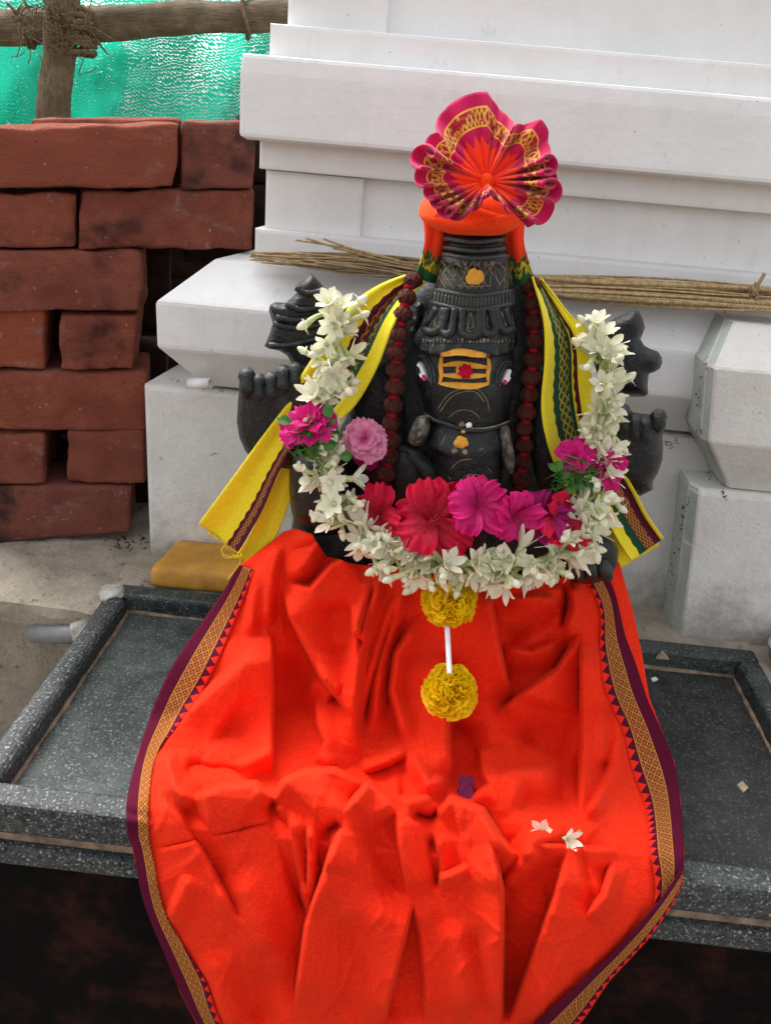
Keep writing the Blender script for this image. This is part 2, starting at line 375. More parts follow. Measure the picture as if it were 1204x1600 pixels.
# yellow shawl : bands by the cross coordinate
YEL = (.80, .57, .018)
def shawl_mat(name, bands, cell=.010):
    q = Mat(name, .7, .25, .2); a, l = q.uv(); wv = weave(q)
    c = q.mix(wv.ss(.75, 1.25), (.82, .66, .012), (.92, .77, .03))
    p = a*(.09/cell); s_ = l*(1/cell); e1 = ((p+s_).frac()-.5).abs(); e2 = ((p-s_).frac()-.5).abs(); net_ = e1.gt(.37).max(e2.gt(.37))
    tooth = ((l*(1/.012)).frac()-.5).abs()*2.0
    for lo, hi, kind in bands:
        if kind == 'maroon': cc = MAROON
        elif kind == 'green': cc = (.006, .060, .030)
        elif kind == 'gold': cc = q.mix(net_, (.14, .02, .012), GOLD)
        elif kind == 'greengold': cc = q.mix(net_, (.008, .07, .03), (.42, .30, .03))
        elif kind == 'rust': cc = (.45, .12, .03)
        c = q.mix((a+tooth*(.03 if kind in ('maroon', 'green') else 0)).gt(lo)*a.lt(hi), c, cc)
    q.color(c).bump(wv, .0005).translucent(.15); M[name] = q.m
shawl_mat('shawl_upper_left', [(.40, .50, 'maroon'), (.50, .60, 'gold'), (.60, .645, 'maroon'), (.645, .72, 'greengold'), (.72, .77, 'green')])
shawl_mat('shawl_lower_left', [(.74, .80, 'maroon'), (.80, .93, 'gold'), (.93, 1.1, 'maroon')], .006)
shawl_mat('shawl_plain', [])
shawl_mat('shawl_upper_right', [(.24, .34, 'green'), (.34, .55, 'greengold'), (.55, .62, 'green'), (.68, .74, 'maroon')])
shawl_mat('shawl_lower_right', [(.28, .48, 'green'), (.48, .74, 'gold'), (.74, .93, 'maroon')], .007)
q = Mat('tail_cloth', .8, .2, .2); a, l = q.uv(); jag = (q.nz(170, 3, .7, stretch=(1.6, 1.6, .35))-.5)*.75; t_ = l+jag+.10
c = q.mix(t_.gt(.70), (.90, .05, .010), (.012, .11, .030)); c = q.mix(t_.gt(.82), c, (.55, .38, .02)); c = q.mix(t_.gt(.92), c, (.012, .085, .025)); q.color(c); M['tail'] = q.m
q = Mat('fan_cloth', .75, .2, .2); a, l = q.uv(); tooth = ((l*34.0).frac()-.5).abs()*2.0
m1 = ((l*44.0).frac()-.5).abs()*2.0; bandp = (a-.63)*(1/.19)
tri = (bandp-m1).abs().lt(.20).max((bandp-(m1*-1.0+1.0)).abs().lt(.16)); gl = q.nz(130, 2).ss(.38, .52)
c = q.mix(a.gt(tooth*.13+.40), (.92, .05, .010), (.50, .004, .075)); inb = a.gt(.63)*a.lt(.82); c = q.mix(inb, c, q.mix(tri*gl, (.36, .008, .030), (.66, .36, .05)))
c = q.mix(((a-.62).abs().lt(.012)).max((a-.83).abs().lt(.012)), c, (.80, .38, .05)); q.color(c).bump(tri, .0005); M['fan'] = q.m
# beads, flowers
q = Mat('rudraksha_seed', .6, .35); n_ = q.nz(3.2, 4, .7, dist=1.6); c = q.mix(n_.ss(.38, .62), (.085, .014, .011), (.40, .095, .058)); q.color(c).bump(n_, .15, 1.0); M['bead'] = q.m
simple('red_thread', (.36, .006, .022), .9, .1, .25, 300, .001)
q = Mat('jasmine_petal', .55, .3); g = q.nz(220, 3); q.color(q.mix(g.ss(.3, .7), (.82, .81, .58), (.88, .87, .75))).translucent(.32); M['petal'] = q.m
q = Mat('jasmine_tube', .55, .3); g = q.nz(120, 3); q.color(q.mix(g.ss(.35, .7), (.52, .60, .24), (.72, .72, .46))).translucent(.2); M['tube'] = q.m
def petalmat(name, a_, b_, tr=.25, rough=.55):
    q = Mat(name, rough, .3); u_, l = q.uv(); g = q.nz(160, 4); vein = ((u_*9.0+(g-.5)*2.5).frac()-.5).abs()*.3
    q.color(q.mix((g*.7+l*.55-vein*.3).ss(.25, .95), a_, b_)).bump(g*1.5+q.nz(420, 4, .7)+vein*2.0, .0014, .7).translucent(tr); M[name] = q.m
petalmat('red_petal', (.32, .001, .016), (.70, .003, .045), .12); petalmat('magenta_petal', (.36, .002, .075), (.74, .008, .19), .12); petalmat('dark_magenta_petal', (.26, .003, .085), (.42, .006, .14))
petalmat('shaded_petal', (.09, .002, .035), (.17, .004, .06), .05); petalmat('pink_petal', (.56, .03, .20), (.88, .34, .52)); petalmat('rose_petal', (.50, .003, .12), (.80, .012, .26))  # first one: fallen petal, shade of the fold put into its dark magenta
petalmat('marigold_petal', (.94, .58, .002), (1.0, .79, .008), .42)
simple('leaf_green', (.05, .17, .022), .5, .35, .4, 120, 0, .15)
simple('stem_green', (.30, .42, .08), .5, .35, .2, 120, 0, .15)
simple('white_ribbon', (.74, .72, .76), .5, .35, .06)
simple('tinsel', (.75, .75, .78), .2, .6, .1, 60, metal=.9)
simple('steel', (.55, .55, .55), .25, .5, .1, 60, metal=1.0)
simple('dry_leaf', (.38, .30, .19), .8, .2, .2, 90)
simple('crumbs', (.05, .028, .02), .9, .1, .5, 90)

simple('crust', (.20, .155, .12), .95, .1, .5, 90)
# green shade net : woven tapes with open gaps
q = Mat('green_shade_net', .6, .3); u_, v_ = q.uv(); big = q.nz(4.5, 4, .6, coord=q.tc.outputs['UV'], stretch=(1, .5, 1)); fine = q.nz(55, 3, .7, coord=q.tc.outputs['UV'])
wob = q.nz(9, 4, .6, coord=q.tc.outputs['UV']); uw = u_*60.0+(wob-.5)*5.0+(fine-.5)*1.1; zig = ((uw.frac()-.5).abs()*.9); rows = (v_*74.0+(wob-.5)*6.0+zig+(fine-.5)*1.3).frac(); cols_ = uw.frac()
open_ = big.ss(.42, .70)*.40+.07
hole = rows.lt(open_)*cols_.gt(.16)
q.color(q.mix(rows.ss(.2, .9), (.006, .30, .19), (.014, .46, .30)))
t = q.nt.nodes.new('ShaderNodeBsdfTranslucent'); t.inputs[0].default_value = (.018, .42, .29, 1); mx = q.nt.nodes.new('ShaderNodeMixShader'); mx.inputs[0].default_value = .5
tp = q.nt.nodes.new('ShaderNodeBsdfTransparent'); mx2 = q.nt.nodes.new('ShaderNodeMixShader')
q.nt.links.new(q.b.outputs[0], mx.inputs[1]); q.nt.links.new(t.outputs[0], mx.inputs[2]); q.nt.links.new(hole.k, mx2.inputs[0]); q.nt.links.new(mx.outputs[0], mx2.inputs[1]); q.nt.links.new(tp.outputs[0], mx2.inputs[2])
q.nt.links.new(mx2.outputs[0], q.nt.nodes['Material Output'].inputs[0]); M['net'] = q.m

# ================================================================== SETTING
s_ = 60; V = [(-s_, -s_, -.62), (s_, -s_, -.62), (s_, s_, -.62), (-s_, s_, -.62)]
props(mesh('ground', V, [(0, 1, 2, 3)], M['ground_earth'], smooth=False), kind='structure')

# ---- white temple wall: mouldings with mitred left ends
wall = thing('temple_wall', 'white lime washed temple base wall with stepped mouldings behind the statue', 'wall', (.2, 1.1, 0))
def moulding(name, prof, xl, xr, mat, mitre=1.0, mitre_r=0.0, back=1.32, bev=.004, mats=None):
    """prof: [(y, z)] from the top to the bottom of the visible face; the left end returns at 45 degrees"""
    ym = min(p[0] for p in prof); P = list(prof)+[(back, prof[-1][1]), (back, prof[0][1])]
    bm = bmesh.new()
    def xL(y): return xl+(min(y, ym+.12)-ym)*mitre
    L = [bm.verts.new((xL(y), y, z)) for y, z in P]; Rr = [bm.verts.new((xr, y, z)) for y, z in P]
    bm.faces.new(L); bm.faces.new(Rr[::-1]); n = len(P)
    for i in range(n): bm.faces.new((L[i], Rr[i], Rr[(i+1) % n], L[(i+1) % n]))
    bmesh.ops.recalc_face_normals(bm, faces=bm.faces)
    ed = [e for e in bm.edges if max(v.co.y for v in e.verts) < back-.01]
    bmesh.ops.bevel(bm, geom=ed, offset=bev, segments=2, affect='EDGES', profile=.6)
    bmesh.ops.triangulate(bm, faces=[f for f in bm.faces if len(f.verts) > 4])
    v = [tuple(q.co) for q in bm.verts]; f = [tuple(q.index for q in fc.verts) for fc in bm.faces]; bm.verts.index_update()
    f = [tuple(q.index for q in fc.verts) for fc in bm.faces]; bm.free()
    o = mesh(name, v, f, mat, wall, smooth=False); return o
def zat(u, v, y): return float(PY(u, v, y)[2])
def xat(u, v, y): return float(PY(u, v, y)[0])
XR = 1.3
# lower block, chamfered band
yb = 1.02; zk = zat(240, 598, yb)
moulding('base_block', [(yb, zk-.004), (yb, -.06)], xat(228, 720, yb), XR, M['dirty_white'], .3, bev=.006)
yk = .985
zt0, zt1, zt2, zt3 = zat(320, 402, yk+.06), zat(246, 470, yk), zat(243, 542, yk), zk
moulding('chamfered_band', [(yk+.055, zt0), (yk, zt1), (yk, zt2), (yk+.045, zt3)], xat(243, 505, yk), XR, M['white'], 1.0, bev=.004)
# upper wall, from the ledge upward
y1 = 1.046; z_base_top = zat(402, 357, y1)
moulding('base_fillet', [(y1, z_base_top), (y1, zt0-.004)], xat(397, 375, y1), XR, M['white'], .3)
y2 = 1.060; z_a = zat(412, 263, y2)
moulding('recessed_panel', [(y2+.010, z_a+.002), (y2+.010, z_base_top-.004)], xat(440, 310, y2), XR, M['white'], .2)
moulding('pilaster', [(y2, z_a-.001), (y2, z_base_top-.003)], xat(414, 300, y2), xat(566, 320, y2), M['white'], .1)
y3 = 1.044; z_b = zat(404, 214, y3)
moulding('upper_fillet', [(y3, z_b+.002), (y3, z_a)], xat(404, 240, y3), XR, M['white'], .6)
y4 = 1.005; z_c0 = zat(372, 213, y4); z_c1 = zat(380, 112, y4)
z_c2 = zat(400, 86, y4+.02)
moulding('cornice', [(y4+.003, z_c2), (y4, z_c1), (y4, z_c0), (y4+.012, z_c0-.003)], xat(373, 165, y4), XR, M['white'], .55)
y5 = 1.036; z_d = zat(427, 36, y5)
moulding('upper_band', [(y5, z_d), (y5, z_c2-.01)], xat(420, 60, y5), XR, M['white'], .5)
y6 = 1.060; z_e = zat(449, -140, y6)
moulding('upper_panel', [(y6+.012, z_e), (y6+.012, z_d-.003)], xat(475, 10, y6), XR, M['white'], .2)
moulding('corner_pilaster', [(y6, z_e-.001), (y6, z_d-.002)], xat(449, 10, y6), xat(606, 10, y6), M['white'], .1)
# the pier that steps forward at the right
yf = .955; zf = zat(1090, 764, yf)
def pier(name, prof, us, mats, inset):
    """prof (y,z) list, us = silhouette x of each profile point; a left return face with green net light in its colour, the front in dirty white"""
    bm = bmesh.new(); P = list(prof); rows_ = []
    for (y, z), x in zip(P, us):
        a = bm.verts.new((x, y+inset[0], z)); b = bm.verts.new((x+inset[1], y, z)); c = bm.verts.new((XR, y, z)); d = bm.verts.new((x, 1.2, z)); e = bm.verts.new((XR, 1.2, z)); rows_.append((d, a, b, c, e))
    for i in range(len(P)-1):
        for j in range(4):
            f = bm.faces.new((rows_[i][j], rows_[i+1][j], rows_[i+1][j+1], rows_[i][j+1])); f.material_index = 1 if j < 2 else 0
    bm.faces.new(rows_[0][::-1]); bm.faces.new(rows_[-1]); 
    bmesh.ops.recalc_face_normals(bm, faces=bm.faces)
    ed = [e for e in bm.edges if max(v.co.y for v in e.verts) < 1.1]
    bmesh.ops.bevel(bm, geom=ed, offset=.0018, segments=1, affect='EDGES')
    bm.verts.index_update(); v = [tuple(q.co) for q in bm.verts]; f = [tuple(q.index for q in fc.verts) for fc in bm.faces]; mi = [fc.material_index for fc in bm.faces]; bm.free()
    o = mesh(name, v, f, mats, wall, smooth=False); o.data.polygons.foreach_set('material_index', mi); return o
pier('pier_block', [(yf+.004, zf), (yf, zf-.006), (yf, .12), (yf, -.06)], [xat(1084, 757, yf), xat(1082, 765, yf), xat(1060, 900, yf), xat(1058, 1000, yf)], [M['dirty_white'], M['net_light_green']], (.018, .008))
yg = .925; g0, g1, g2_, g3 = zat(1160, 505, yg+.05), zat(1112, 574, yg), zat(1100, 690, yg), zf+.001
pier('pier_band', [(yg+.055, g0), (yg, g1), (yg, g2_), (yg+.040, g3)], [xat(1136, 520, yg+.05), xat(1107, 577, yg), xat(1098, 692, yg), xat(1128, 770, yg+.04)], [M['dirty_white'], M['net_light_green']], (.014, .006))

# mossy crust caught in the joints beside the pier
_wv, _wf = [], []
for o in wall.children:
    n0 = len(_wv); mw = Matrix.Translation(WORLD[o.name]); _wv += [mw @ q.co for q in o.data.vertices]; _wf += [tuple(i+n0 for i in p.vertices) for p in o.data.polygons]
WB = BVHTree.FromPolygons(_wv, _wf)
mb = MB()
for line, n_, sp in (([(1102, 560), (1094, 600), (1090, 690), (1118, 765)], 260, 5), ([(1035, 690), (1094, 692)], 110, 4), ([(1075, 770), (1052, 880), (1044, 960), (1046, 985)], 230, 6), ([(975, 965), (1046, 992)], 170, 12), ([(262, 592), (300, 604), (380, 612)], 90, 3), ([(1100, 470), (1150, 500), (1200, 520)], 30, 12), ([(1120, 770), (1140, 776)], 40, 4)):
    P = smooth_path([(a, b, 0) for a, b in line], 100)
    for k in range(n_):
        q = P[random.randrange(100)]
        if noise.noise(Vector((q[0]*.06, q[1]*.06, 1))) < -.02: continue
        u, v_ = q[0]+random.gauss(0, sp)*random.random(), q[1]+random.gauss(0, sp); d = Vector(ray(u, v_)).normalized(); h = WB.ray_cast(Vector(CAM), d)
        if h[0] is None: continue
        p = np.array(h[0]+h[1]*.0004); s0 = random.uniform(.0003, .0016)*random.random()+.0003
        mb.add([p+rng.normal(0, s0, 3)*[1, .5, 1] for _ in range(4)], [(0, 1, 2), (0, 2, 3), (0, 3, 1), (1, 3, 2)])
props(mb.build('crevice_crust', M['crust'], wall), kind='stuff')

# ---- granite tray on its dark plinth
tray = thing('granite_plinth', 'speckled grey granite tray on a dark stone plinth under the statue', 'plinth', (.03, .74, -.6))
xl, xr, yfr, ybk = -.365, .432, .547, .932
def box(x0, x1, y0, y1, z0, z1, bev=.003, seg=2, sub=0):
    bm = bmesh.new(); bmesh.ops.create_cube(bm, size=1, matrix=Matrix.Translation(((x0+x1)/2, (y0+y1)/2, (z0+z1)/2)) @ Matrix.Diagonal((x1-x0, y1-y0, z1-z0, 1)))
    if bev: bmesh.ops.bevel(bm, geom=bm.edges[:], offset=bev, segments=seg, affect='EDGES', profile=.5)
    bm.verts.index_update(); v = [tuple(q.co) for q in bm.verts]; f = [tuple(q.index for q in fc.verts) for fc in bm.faces]; bm.free(); return v, f
rw = .027
def tray_part(name, args, mat, bev=.003, seg=2, label=None):
    v, f = box(*args, bev=bev, seg=seg); o = mesh(name, v, f, M[mat], tray, smooth=False)
    if label: o['label'] = label
    return o
tray_part('floor_slab', (xl+rw-.004, .03, yfr+rw-.004, ybk-rw+.004, -.050, -.023), 'granite', .001)
tray_part('floor_slab', (.0302, xr-rw+.004, yfr+rw-.004, ybk-rw+.004, -.050, -.0235), 'granite_shaded', .001, label='right half of the tray floor, shade put into its darker colour')
tray_part('rim', (xl, xr, yfr, yfr+rw, -.034, 0.0), 'granite_pale', .004)
tray_part('rim', (xl, xr, ybk-rw, ybk, -.050, 0.001), 'granite', .004)
tray_part('rim', (xl, xl+rw, yfr+rw+.0005, ybk-rw-.0005, -.050, .001), 'granite_pale', .010, 4)
tray_part('rim', (xr-rw, xr, yfr+rw+.0005, ybk-rw-.0005, -.050, .001), 'granite', .006, 3)
tray_part('mortar_joint', (xl+.003, xr-.003, yfr+.006, yfr+rw+.05, -.047, -.0345), 'mortar', .002)
tray_part('lower_slab', (xl, xr, yfr-.002, ybk-.03, -.068, -.0475), 'granite_pale', .004)
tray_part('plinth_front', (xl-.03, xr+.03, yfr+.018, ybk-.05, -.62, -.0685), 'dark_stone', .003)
# mortar fillets inside the rim, a little uneven
def fillet(p0, p1, r, name='mortar_fillet'):
    pts = [np.asarray(p0)+(np.asarray(p1)-np.asarray(p0))*t+rng.normal(0, r*.12, 3) for t in np.linspace(0, 1, 26)]
    v, f = tube(pts, [r*random.uniform(.7, 1.2) for _ in pts], 8); mesh(name, v, f, M['mortar'], tray)
fillet((xl+rw, yfr+rw, -.024), (xl+rw, ybk-rw, -.024), .0034); fillet((xl+rw, ybk-rw, -.024), (xr-rw, ybk-rw, -.024), .0034); fillet((xr-rw, yfr+rw, -.024), (xr-rw, ybk-rw, -.024), .0034)
# drain pipe through the left rim
pc = PY(105, 990, .865); pa = PY(52, 990, .868); pb_ = PY(162, 993, .858); dirx = (pb_-pa)/np.linalg.norm(pb_-pa)
def pipe_mesh(a, b, ro, ri, n=20):
    d = (Vector(b)-Vector(a)).normalized(); up = d.orthogonal().normalized(); bb = d.cross(up); V = []; 
    for p, r in ((a, ri), (a, ro), (b, ro), (b, ri)):
        V += [Vector(p)+(up*math.cos(2*math.pi*j/n)+bb*math.sin(2*math.pi*j/n))*r for j in range(n)]
    F = [];
    for i in range(4):
        for j in range(n):
            k = (j+1) % n; F.append((i*n+j, i*n+k, ((i+1) % 4)*n+k, ((i+1) % 4)*n+j))
    return V, F
v, f = pipe_mesh(pa, pb_, .0115, .0095); o = mesh('drain_pipe', v, f, M['pvc'], tray); o['label'] = 'grey plastic pipe end set through the rim'
def lump(c, s, seed, mat, name, parent, n=3):
    bm = bmesh.new(); bmesh.ops.create_icosphere(bm, subdivisions=n, radius=1)
    V = []
    for q in bm.verts:
        p = q.co.copy(); k = 1+.28*noise.noise(p*1.7+Vector((seed, 0, 0)))+.12*noise.noise(p*4.3+Vector((seed, 5, 0)))
        V.append((c[0]+p.x*s[0]*k, c[1]+p.y*s[1]*k, c[2]+p.z*s[2]*k))
    bm.verts.index_update(); F = [tuple(q.index for q in fc.verts) for fc in bm.faces]; bm.free(); return mesh(name, V, F, mat, parent)
mc = PY(128, 988, .866); lump(mc+np.array([0, .002, .003]), (.017, .019, .014), 3, M['cement'], 'mortar_patch', tray)
lump(PY(150, 1012, .852), (.010, .016, .010), 5, M['mortar'], 'mortar_patch', tray)
lump(PZ(176, 925, 0.0), (.016, .02, .006), 6, M['cement'], 'mortar_patch', tray)

# ---- concrete ledge left (carries the bricks) and right
led = thing('concrete_ledge', 'rough weathered concrete ledge under the brick stack, left of the tray', 'ledge', (-.6, 1.0, -.6))
def rough_slab(name, x0, x1, y0, y1, z0, z1, nx, ny, seed, parent, amp=.004, drop=.004):
    V = []; 
    for j in range(ny+1):
        for i in range(nx+1):
            x = x0+(x1-x0)*i/nx; y = y0+(y1-y0)*j/ny; e = min(j/ny*8, 1); p = Vector((x*22, y*22, seed))
            V.append((x, y+(noise.noise(p*1.3)*.006 if j == 0 else 0), z1+noise.noise(p)*amp+noise.noise(p*3)*amp*.4-(1-e)*drop))
    F = grid_faces(ny+1, nx+1); b = len(V)
    for i in range(nx+1): x = x0+(x1-x0)*i/nx; V.append((x, y0+.006*noise.noise(Vector((x*30, 3, seed))), (z0+z1)/2+.003*noise.noise(Vector((x*40, 9, seed)))))
    for i in range(nx+1): V.append((x0+(x1-x0)*i/nx, y0+.002, z0))
    for i in range(nx): F.append((i, b+i, b+i+1, i+1)); F.append((b+i, b+nx+1+i, b+nx+2+i, b+i+1))
    # end caps and back down to a closed slab
    k = len(V); V += [(x0, y1, z0), (x1, y1, z0)]
    F.append((ny*(nx+1), k, b+nx+1, b, 0)+tuple(j*(nx+1) for j in range(1, ny))); F.append((nx, b+nx, b+2*nx+1, k+1)+tuple(j*(nx+1)+nx for j in range(ny, 0, -1)))
    F.append((k, k+1, b+2*nx+1, b+nx+1)); F.append((k, k+1)+tuple(ny*(nx+1)+i for i in range(nx, -1, -1)))
    return mesh(name, V, F, M['concrete'], parent, smooth=False)
rough_slab('ledge_top', -.72, xl-.001, .868, 1.5, -.034, -.002, 50, 60, 1, led)
rough_slab('ledge_body', -.74, xl-.002, .893, 1.5, -.62, -.0345, 50, 40, 2, led, .002)
rough_slab('ledge_infill', xl-.001, -.10, ybk+.001, 1.5, -.3, -.002, 40, 50, 1, led, .004, 0)
rl = thing('concrete_floor_strip', 'brown concrete strip along the foot of the wall, right of the tray', 'ledge', (.6, .95, -.6))
rough_slab('strip_top', -.099, xr, ybk+.001, 1.2, -.3, -.003, 50, 30, 5, rl, .003)
rough_slab('strip_side', xr+.001, 1.1, .57, 1.2, -.3, -.006, 40, 50, 6, rl, .004)

# ---- brick stack
bw = thing('brick_stack', 'dry stacked red brick wall at the left, beside the white temple wall', 'brick wall', (-.5, 1.1, 0))
def by(x): return 1.045+.28*(x+.43)
def on_brick(u, v):
    d = ray(u, v); t = (1.045+.28*.43)/(d[1]-.28*d[0]); return CAM+d*t
bricks = [  # u0 v0 u1 v1 of the front face, skew of the right edge, step forward
    (-150, 198, 278, 293, -2, -.012), (283, 190, 402, 297, -3, -.004), (-160, 301, 118, 388, 0, 0), (122, 296, 398, 391, -2, 0), (-130, 391, 224, 486, 2, -.006),
    (-60, 479, 71, 577, 0, 0), (92, 492, 215, 577, -4, -.005), (-120, 581, 231, 674, -2, 0), (-60, 677, 72, 757, 0, -.002), (103, 671, 227, 757, 2, 0), (-130, 759, 206, 850, 0, -.004)]
bdir = np.array([1, .28, 0])/math.hypot(1, .28); bnor = np.array([-.28, 1, 0])/math.hypot(1, .28)
for i, (u0, v0, u1, v1, sk, fw_) in enumerate(bricks):
    lean = -.012*(u1-u0) if i != 10 else -.05*(u1-u0)
    dv0 = (-5 if i == 0 else 0); 
    TL = on_brick(u0, v0); TR = on_brick(u1, v0+dv0); BR = on_brick(u1+sk, v1+(-20 if i == 10 else 0)); BL = on_brick(u0, v1+(8 if i == 10 else 0))
    dep = (.20 if i in (1, 5, 6, 8, 9) else .105)
    off = bnor*fw_; mn = min(np.linalg.norm(TR-TL), 9)
    v, f = rbox([TL+off, TR+off, BR+off, BL+off], bnor*dep, .0042, (44 if mn > .2 else 24, 18, 10), .0021, i*3.7+1, .011)
    mesh('brick', v, f, M['brick'], bw, smooth=True)
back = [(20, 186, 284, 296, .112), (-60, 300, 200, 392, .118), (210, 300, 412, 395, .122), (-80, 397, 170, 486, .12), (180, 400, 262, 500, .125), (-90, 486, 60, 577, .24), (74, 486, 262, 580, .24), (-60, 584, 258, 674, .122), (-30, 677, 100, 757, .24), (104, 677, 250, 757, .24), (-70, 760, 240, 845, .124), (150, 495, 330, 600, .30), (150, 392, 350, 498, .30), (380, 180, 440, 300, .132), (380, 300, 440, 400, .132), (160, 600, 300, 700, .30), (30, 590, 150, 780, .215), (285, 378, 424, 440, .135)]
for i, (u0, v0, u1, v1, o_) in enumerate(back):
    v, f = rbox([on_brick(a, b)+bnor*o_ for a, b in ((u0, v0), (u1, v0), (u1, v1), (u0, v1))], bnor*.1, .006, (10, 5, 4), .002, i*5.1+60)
    mesh('brick', v, f, M['gap_shade_brick' if o_ > .115 and i > 1 else 'brick'], bw, smooth=True)

# ---- ochre painted block, plastic stub
c0 = PZ(232, 918, 0.0); 
ob_c = [c0+np.array(p) for p in ((0, .004, .027), (.15, .008, .027), (.15, .004, -.001), (0, 0, -.001))]
v, f = rbox(ob_c, np.array([.012, .088, 0]), .007, (14, 4, 10), .0008, 4)
props(mesh('ochre_block', v, f, M['ochre_paint']), 'ochre painted flat block lying on the ledge behind the tray rim', 'block')
a = PY(296, 599, .998); b = PY(329, 599, .992); v, f = pipe_mesh(a, b, .0068, .0035, 16)
F2 = f+[tuple(range(15, -1, -1))]
props(mesh('plastic_stub', v, F2, M['white_plastic']), 'short white plastic pipe stub tucked in the joint under the chamfered band', 'pipe stub')
mb = MB()
for k in range(46):
    u = random.gauss(205, 22); v_ = random.gauss(852, 6); p = PZ(u, v_, .001); s = random.uniform(.0006, .0022)
    mb.add([p+rng.normal(0, s, 3)+np.array([0, 0, s]) for _ in range(4)], [(0, 1, 2), (0, 2, 3), (0, 3, 1), (1, 3, 2)])
props(mb.build('debris_crumbs', M['crumbs']), 'dark crumbs scattered on the ledge at the foot of the bricks', 'debris', kind='stuff')

# ---- green net and poles behind
NU, NV = 90, 60; V = []; UVs = []
for j in range(NV+1):
    for i in range(NU+1):
        u = -260+880*i/NU; v_ = -260+800*j/NV; y = 1.95+.035*math.sin(u*.035+v_*.012)+.09*noise.noise(Vector((u*.012, v_*.007, 2)))+.035*abs(noise.noise(Vector((u*.03, v_*.018, 5))))
        V.append(PY(u, v_, y)); UVs.append((u/430, v_/430))
props(mesh('shade_net', V, grid_faces(NV+1, NU+1), M['net'], uv=UVs), 'green woven shade net hung behind the poles and bricks', 'net')
V = []; UVs = []
for j in range(31):
    for i in range(41):
        u = -300+490*i/40+12*math.sin(j*.5); v_ = 62+420*j/30; y = 2.12+.04*math.sin(u*.05); V.append(PY(u, v_, y)); UVs.append((u/400+.3, v_/400+.1))
props(mesh('net_fold', V, grid_faces(31, 41), M['net'], uv=UVs), 'second layer of green net sagging behind the leaning pole', 'net')
def knobbly(p0, p1, r0, r1, seed, n=60, seg=20):
    p0, p1 = np.asarray(p0), np.asarray(p1); V = []; UVs = []; d = p1-p0; d_ = Vector(d).normalized(); up = d_.orthogonal().normalized(); b = d_.cross(up)
    for i in range(n):
        t = i/(n-1); c = Vector(p0+d*t)+up*.010*noise.noise(Vector((t*4, seed, 0)))+b*.010*noise.noise(Vector((t*4, seed, 7)))
        r = (r0+(r1-r0)*t)*(1+.10*noise.noise(Vector((t*9, seed, 3))))
        for j in range(seg+1):
            a = 2*math.pi*j/seg; k = 1+.10*noise.noise(Vector((math.cos(a)*1.5, math.sin(a)*1.5, t*14+seed)))
            V.append(c+(up*math.cos(a)+b*math.sin(a))*r*k); UVs.append((j/seg, t*np.linalg.norm(d)*3))
    F = grid_faces(n, seg+1); F.append(tuple(range(seg))); F.append(tuple((n-1)*(seg+1)+j for j in range(seg))[::-1]); return V, F, UVs
yp = 1.62
v, f, uv = knobbly(PY(-200, 55, yp), PY(560, 17, yp), .029, .023, 1); ph = mesh('wooden_pole', v, f, M['wood'], uv=uv); props(ph, 'weathered horizontal wooden pole lashed across the green net', 'pole')
v, f, uv = knobbly(PY(112, -120, yp-.055), PY(60, 420, yp-.02), .0275, .026, 5); props(mesh('wooden_pole', v, f, M['wood'], uv=uv), 'leaning upright wooden pole rising behind the bricks', 'pole')
rp = thing('rope_lashing', 'frayed coir rope binding the two poles where they cross', 'rope', PY(104, 45, yp-.06))
mb = MB(); cx = PY(104, 42, yp-.045); dr = (PY(300, 32, yp)-PY(104, 42, yp)); dr /= np.linalg.norm(dr); upv = np.array([.12, -.05, 1]); 
for k in range(9):
    off = (k-4)*.0075; tilt = random.uniform(-.35, .35); pts = []
    for t in np.linspace(0, 2*math.pi, 26):
        pts.append(cx+np.array([math.cos(t)*.036, math.sin(t)*.045+.02, off*1.2+tilt*math.cos(t)*.035])+rng.normal(0, .0012, 3))
    mb.add(*tube(pts, .0042, 6))
mb.build('coil', M['coir_rope'], rp)
for (u, s) in ((44, 0), (388, 1)):
    for k in range(2 if s == 0 else 1):
        c = PY(u+k*7, 44-(u-44)*.045, yp); pts = [c+np.array([.006*math.sin(t*2), math.cos(t)*.030, math.sin(t)*.030]) for t in np.linspace(0, 2*math.pi, 24)]
        v, f = tube(pts, .0035, 6); mesh('cord_turn', v, f, M['coir_rope'], rp)
mb = MB()
for k in range(130):
    a = random.uniform(0, 2*math.pi); c = cx+np.array([random.gauss(0, .034), -.045+random.uniform(-.01, .01), random.gauss(-.004, .018)]); d = rng.normal(0, .016, 3); d[1] = -abs(d[1])*.4
    mb.add(*tube([c, c+d*.6+rng.normal(0, .004, 3), c+d*1.1+rng.normal(0, .006, 3)], .0009, 3))
for (a, b, c) in (((150, 62), (158, 72), (170, 86)), ((12, 5), (25, 18), (45, 28)), ((38, 0), (42, 10), (48, 18)), ((20, 18), (30, 30), (42, 40))):
    mb.add(*tube([PY(*q, yp-.04) for q in (a, b, c)], [.003, .0022, .001], 5))
o = mb.build('loose_fibre', M['coir_rope'], rp); o['kind'] = 'stuff'

